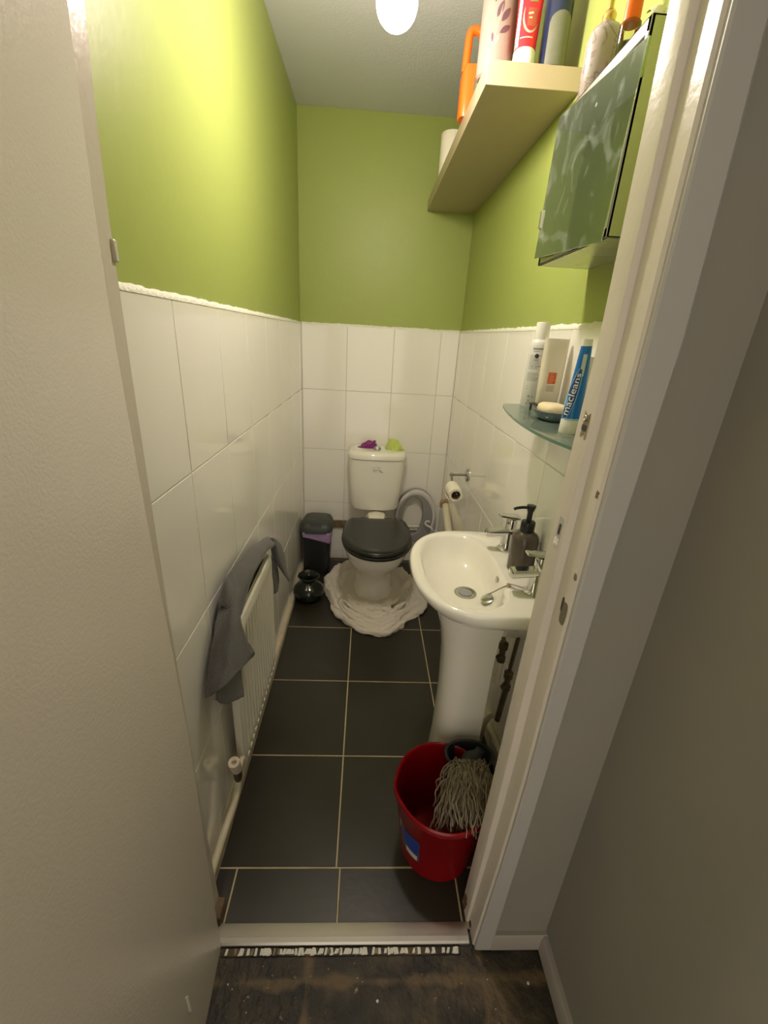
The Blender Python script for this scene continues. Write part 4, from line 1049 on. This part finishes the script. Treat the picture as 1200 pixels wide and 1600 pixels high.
b = B(); b.box(.425, .490, .895, .935, CBZ1, CBZ1 + .030, M['carton']); b.build('box', pc, bevel=.001)
b = B()
for i in range(10):
    random.seed(i); b.box(.428 + .0062 * i, .431 + .0062 * i, .8945, .8955, CBZ1 + .006 + .008 * random.random(), CBZ1 + .020 + .008 * random.random(), random.choice([M['green_print'], M['leaf_pale']]))
b.build('pattern', pc, smooth=False)
b = B(); F = [[(.389, .836, CBZ1 + .0015), (.398, .834, CBZ1 + .0015), (.408, .838, CBZ1 + .0015)], [(.391, .846, CBZ1 + .010), (.401, .842, CBZ1 + .013), (.412, .846, CBZ1 + .011)], [(.394, .862, CBZ1 + .020), (.407, .856, CBZ1 + .026), (.420, .858, CBZ1 + .022)], [(.398, .884, CBZ1 + .022), (.415, .880, CBZ1 + .034), (.430, .876, CBZ1 + .028)]]
b.grid(F, M['paper']); tag(b.build('paper_sheet', ang=0, solid=.001, sub=2), 'crumpled white paper on the near corner of the cabinet top', 'paper')

# ------------------------------------------------------------------ glass shelf and toiletries
GZ = 1.243
gs = thing('glass_shelf', (.43, 1.0, GZ - .006), 'green-tinted curved glass shelf on the right wall above the basin', 'shelf')
fo = spline([(.475, 1.268, 0), (.440, 1.268, 0), (.405, 1.262, 0), (.384, 1.235, 0), (.369, 1.17, 0), (.352, 1.07, 0), (.341, .97, 0), (.337, .87, 0), (.342, .79, 0), (.352, .735, 0), (.36, .695, 0)], 6) + [Vector((.475, .695, 0))]
b = B(); lo = [b.bm.verts.new((p.x, p.y, GZ - .006)) for p in fo]; hi = [b.bm.verts.new((p.x, p.y, GZ)) for p in fo]
b.face(hi, M['glass']); b.face(lo[::-1], M['glass'])
for i in range(len(fo)):
    j = (i + 1) % len(fo); b.face([lo[i], lo[j], hi[j], hi[i]], M['glass_edge'])
b.build('glass_panel', gs, ang=40)
for y in (1.236, .80):
    b = B(); b.tube([(XR + .001, y, GZ + .001), (.462, y, GZ + .001), (.435, y + .002, GZ + .004)], [.010, .0085, .005], M['dull_chrome'], 14); b.build('bracket', gs)

dc = thing('spray_can', (.455, 1.225, GZ), 'tall white spray can with white cap at the far end of the glass shelf', 'can')
b = B(); b.lathe((.455, 1.222, GZ), [(.025, 0), (.0262, .002), (.0262, .158), (.025, .166), (.021, .173), (.019, .174)], M['can_body'], 40); b.build('body', dc)
b = B(); b.lathe((.455, 1.222, GZ + .174), [(.0185, 0), (.0185, .002), (.0178, .040), (.0165, .0425), (.003, .043)], M['white_plastic'], 32); b.build('cap', dc)
b = B()
def wrap_rect(b, c, R, a0, a1, z0, z1, m, n=6):
    b.grid([[(c[0] + R * math.cos(a0 + (a1 - a0) * i / n), c[1] + R * math.sin(a0 + (a1 - a0) * i / n), z) for i in range(n + 1)] for z in (z0, z1)], m)
CC = (.455, 1.222); CR = .0265; A0 = math.atan2(-1.222, -.455)
random.seed(5)
for k in range(18):
    z = GZ + .071 + k * .0037
    if k in (6, 7): continue
    e = random.uniform(.55, .75); wrap_rect(b, CC, CR, A0 - .85, A0 - .85 + 1.0 * random.uniform(.8, 1.0) + e - .5, z, z + .0013, M['print_grey'])
wrap_rect(b, CC, CR, A0 - .62, A0 + .55, GZ + .149, GZ + .1535, M['print_grey']); wrap_rect(b, CC, CR, A0 - .55, A0 + .1, GZ + .1445, GZ + .146, M['print_grey'])
for k in range(9):
    a = PI * k / 8; hh = .0055
for k in range(10):
    t0 = -1 + 2 * k / 10; t1 = t0 + .2; z0 = GZ + .1335 + .0055 * t0; z1 = GZ + .1335 + .0055 * t1; w = .0055 * math.sqrt(max(0, 1 - ((t0 + t1) / 2) ** 2)) / CR
    wrap_rect(b, CC, CR + .0002, A0 - .12 - w, A0 - .12 + w, z0, z1, M['print_black'], 4)
wrap_rect(b, CC, CR, A0 - .35, A0 + .1, GZ + .1235, GZ + .125, M['print_grey']); wrap_rect(b, CC, CR, A0 - .30, A0 + .05, GZ + .121, GZ + .122, M['print_grey'])
wrap_rect(b, CC, CR, A0 - .45, A0 - .38, GZ + .104, GZ + .109, M['print_grey']); wrap_rect(b, CC, CR, A0 - .15, A0 + .4, GZ + .107, GZ + .109, M['print_grey'])
for (da, z, s_) in [(-.28, .030, .003), (.10, .029, .002), (-.25, .018, .0025), (-.35, .011, .0025), (-.05, .012, .002), (.12, .010, .002), (-.62, .05, .0015), (-.66, .057, .0012)]:
    wrap_rect(b, CC, CR, A0 + da - s_ / CR, A0 + da + s_ / CR, GZ + z - s_, GZ + z + s_, M['print_grey'], 3)
b.build('print', dc, ang=0)

sk = thing('wire_stand', (.462, 1.125, GZ), 'black stand under the cream bottle on the glass shelf', 'stand')
b = B(); b.box(.432, .496, 1.108, 1.160, GZ + .0155, GZ + .019, M['pump_black'])
for x in (.4345, .4935):
    for y in (1.1105, 1.1575): b.box(x - .0022, x + .0022, y - .0022, y + .0022, GZ, GZ + .0165, M['pump_black'])
b.build('stand_body', sk, bevel=.0008)
cbt = thing('shampoo_bottle', (.462, 1.135, GZ + .019), 'flat cream bottle with an orange square label on the glass shelf', 'bottle')
bz = GZ + .0195
def brect(w, t, z): return [(x, y, z) for x, y in sell(.4635, 1.134, w, t, 3.6, 40, PI / 40)]
b = B(); b.loft([brect(.024, .014, bz), brect(.0262, .0165, bz + .004), brect(.027, .0175, bz + .06), brect(.0290, .015, bz + .13), brect(.0298, .0105, bz + .152), brect(.0296, .0080, bz + .158)], M['cream']); b.build('bottle', cbt, ang=50)
b = B(); b.box(.4505, .4705, 1.1155, 1.120, bz + .052, bz + .079, M['orange_label']); b.build('label', cbt)
b = B()
for k in range(5): b.box(.4535, .4535 + random.uniform(.006, .013), 1.1150, 1.1160, bz + .0555 + k * .0048, bz + .0565 + k * .0048, M['label_text'])
for k in range(4): b.box(.4505, .4505 + random.uniform(.014, .02), 1.1158, 1.120, bz + .034 + k * .0038, bz + .0355 + k * .0038, M['leaf_pale'])
b.build('print', cbt, smooth=False)

sdh = thing('soap_dish', (.428, 1.0, GZ), 'blue grey oval soap dish on the glass shelf', 'soap dish')
b = B(); dc_ = (.430, 1.005)
b.loft([ring(sell(*dc_, .024, .036, 2.2, 44), GZ), ring(sell(*dc_, .033, .046, 2.2, 44), GZ + .006), ring(sell(*dc_, .0405, .055, 2.2, 44), GZ + .020), ring(sell(*dc_, .0410, .0555, 2.2, 44), GZ + .022), ring(sell(*dc_, .039, .0535, 2.2, 44), GZ + .0225), ring(sell(*dc_, .032, .045, 2.2, 44), GZ + .010), ring(sell(*dc_, .02, .03, 2.2, 44), GZ + .006)], M['dish']); b.build('bowl', sdh, ang=50)
b = B(); so = (.428, 1.004)
b.loft([ring(sell(*so, .020, .032, 3, 40), GZ + .0105), ring(sell(*so, .027, .039, 3, 40), GZ + .015), ring(sell(*so, .0285, .0410, 3, 40), GZ + .024), ring(sell(*so, .027, .039, 3, 40), GZ + .032), ring(sell(*so, .021, .032, 2.8, 40), GZ + .0365), ring(sell(*so, .010, .016, 2.6, 40), GZ + .038)], M['soap'])
tag(b.build('soap_bar', ang=60), 'cream bar of soap lying in the oval dish', 'soap')

TC = (.4055, .852)
tp = thing('toothpaste_tube', (TC[0], TC[1], GZ), 'blue toothpaste tube standing on its white cap on the glass shelf', 'toothpaste')
b = B(); b.lathe((TC[0], TC[1], GZ), [(.0188, 0), (.0194, .002), (.0186, .026), (.017, .0285)], M['white_plastic'], 36); b.build('cap', tp)
tz0, tz1 = GZ + .0275, GZ + .163
view = math.atan2(TC[0], TC[1])                       # the printed face looks out of the doorway
FT2 = (TC, tz0, tz1, .0185, .0098, -view, )
def ft(u, z, lift): return flat_pt(TC, tz0, tz1, .0185, .0098, -view, u, z, lift, -1, .009)
b = B(); flat_tube(b, TC, tz0, tz1, .0185, .0098, -view, M['tube_blue'], t1=.009); b.build('tube_body', tp, ang=60)
b = B(); ca, sa = math.cos(-view), math.sin(-view)
b.loft([[(TC[0] + .0098 * math.cos(p), TC[1] + .0092 * math.sin(p), tz1 - .0005) for p in [2 * PI * i / 24 for i in range(24)]], [(TC[0] + .0094 * math.cos(p), TC[1] + .0060 * math.sin(p), tz1 + .012) for p in [2 * PI * i / 24 for i in range(24)]]], M['white_plastic']); b.build('crimp', tp)
def strip2(b, pts, wd, m, lift):
    P = []
    for i, (u, z) in enumerate(pts):
        u0, z0 = pts[max(i - 1, 0)]; u1, z1 = pts[min(i + 1, len(pts) - 1)]
        d = math.hypot(u1 - u0, z1 - z0) or 1; nx, nz = -(z1 - z0) / d, (u1 - u0) / d
        w = wd[i] if isinstance(wd, list) else wd
        P.append([ft(u + nx * w * s_, z + nz * w * s_, lift) for s_ in (-1, -.5, 0, .5, 1)])
    b.grid(P, m)
b = B()
path = [(-.0135 + .0125 * (i / 20) ** .9, tz0 + .003 + .092 * i / 20) for i in range(21)]
wid = [.0012 + .0068 * math.sin(PI * min(1, (i + 1.2) / 21.5)) ** .75 for i in range(21)]
strip2(b, path, [w + .0011 for w in wid], M['tube_light'], .0004); strip2(b, path, wid, M['tube_navy'], .0008); b.build('logo_panel', tp, ang=0)
b = B(); strip2(b, [(.0015, tz0 + .082 + .003 * i) for i in range(14)], .0035, M['tube_gold'], .0004); strip2(b, [(-.0005, tz0 + .078 + .002 * i) for i in range(10)], .001, M['white_print'], .0006)
b.build('product_name', tp, ang=0)
b = B(); strip2(b, [(-.0155 + .003 * i, tz0 + .001 + .0001 * i) for i in range(11)], .0012, M['tube_light'], .0003); b.build('print', tp, ang=0)
vs_, fs_ = text_mesh('macleans', .0185)
xmax = max(v.x for v in vs_); b = B()
tv = [b.bm.verts.new(v) for v in vs_]
for f in fs_: b.face([tv[i] for i in f], M['white_print'])
bmesh.ops.triangulate(b.bm, faces=b.bm.faces[:])
for _ in range(2): bmesh.ops.subdivide_edges(b.bm, edges=[e for e in b.bm.edges if e.calc_length() > .0025], cuts=1, use_grid_fill=True)
for v_ in b.bm.verts:
    v = v_.co.copy()
    t = .05 + .86 * v.x / xmax; i = t * 20; k = min(int(i), 19); f = i - k
    u0 = path[k][0] + (path[k + 1][0] - path[k][0]) * f; z0 = path[k][1] + (path[k + 1][1] - path[k][1]) * f
    du, dz = path[k + 1][0] - path[k][0], path[k + 1][1] - path[k][1]; d = math.hypot(du, dz)
    h = (v.y - .0048) * (.80 + .25 * math.sin(PI * t)) * (1 - .25 * t)
    v_.co = ft(u0 - dz / d * h, z0 + du / d * h, .0014)
b.build('lettering', tp, smooth=False, recalc=False)

wt = thing('cream_tube', (.45, .885, GZ), 'crumpled white tube beside the door frame on the glass shelf', 'tube')
b = B(); b.lathe((.450, .897, GZ), [(.014, 0), (.0145, .002), (.014, .02), (.012, .022)], M['white_plastic'], 28); b.build('cap', wt)
b = B(); R = []
for i in range(13):
    t = i / 12; rg = []
    for j in range(28):
        p = 2 * PI * j / 28; rr = 1 + .10 * noise.noise(Vector((math.cos(p) * 2, math.sin(p) * 2, t * 7)))
        rg.append((.450 - .002 * t + (.014 + .003 * t) * rr * math.cos(p), .897 - .002 * t + (.014 * (1 - t) ** .8 + .001) * rr * math.sin(p), GZ + .022 + .122 * t))
    R.append(rg)
b.loft(R, M['white_plastic']); b.build('tube_body', wt, ang=60)

# ------------------------------------------------------------------ camera, light, world
f_px, pitch, roll, yaw = 674.48, math.radians(21.977), math.radians(3.3715), math.radians(-3.0151)
Rz = Matrix(((math.cos(yaw), math.sin(yaw), 0), (-math.sin(yaw), math.cos(yaw), 0), (0, 0, 1)))
Bm = Matrix(((1, 0, 0), (0, 0, -1), (0, 1, 0)))
Rx = Matrix(((1, 0, 0), (0, math.cos(pitch), -math.sin(pitch)), (0, math.sin(pitch), math.cos(pitch))))
Rr = Matrix(((math.cos(roll), -math.sin(roll), 0), (math.sin(roll), math.cos(roll), 0), (0, 0, 1)))
W2C = Rr @ Rx @ Bm @ Rz
C2W = W2C.transposed() @ Matrix(((1, 0, 0), (0, -1, 0), (0, 0, -1)))
cam = bpy.data.cameras.new('camera'); co = bpy.data.objects.new('camera', cam); COL.objects.link(co)
cam.sensor_fit = 'HORIZONTAL'; cam.sensor_width = 36; cam.lens = 36 * f_px / 1200; cam.clip_start = .01
mw = C2W.to_4x4(); mw.translation = (0, 0, 1.40); co.matrix_world = mw
SC.camera = co
w = bpy.data.worlds.new('dim_hall_light'); SC.world = w; w.use_nodes = True
w.node_tree.nodes['Background'].inputs['Color'].default_value = (1, .90, .76, 1)
w.node_tree.nodes['Background'].inputs['Strength'].default_value = 1.8
SC.view_settings.view_transform = 'Standard'; SC.view_settings.look = 'None'; SC.view_settings.gamma = 1
SC.view_settings.exposure = 0; SC.view_settings.use_curve_mapping = False
cy = SC.cycles
cy.use_denoising = True; cy.max_bounces = 10; cy.diffuse_bounces = 6; cy.glossy_bounces = 5; cy.transparent_max_bounces = 12
cy.caustics_reflective = False; cy.caustics_refractive = False; cy.sample_clamp_indirect = 6
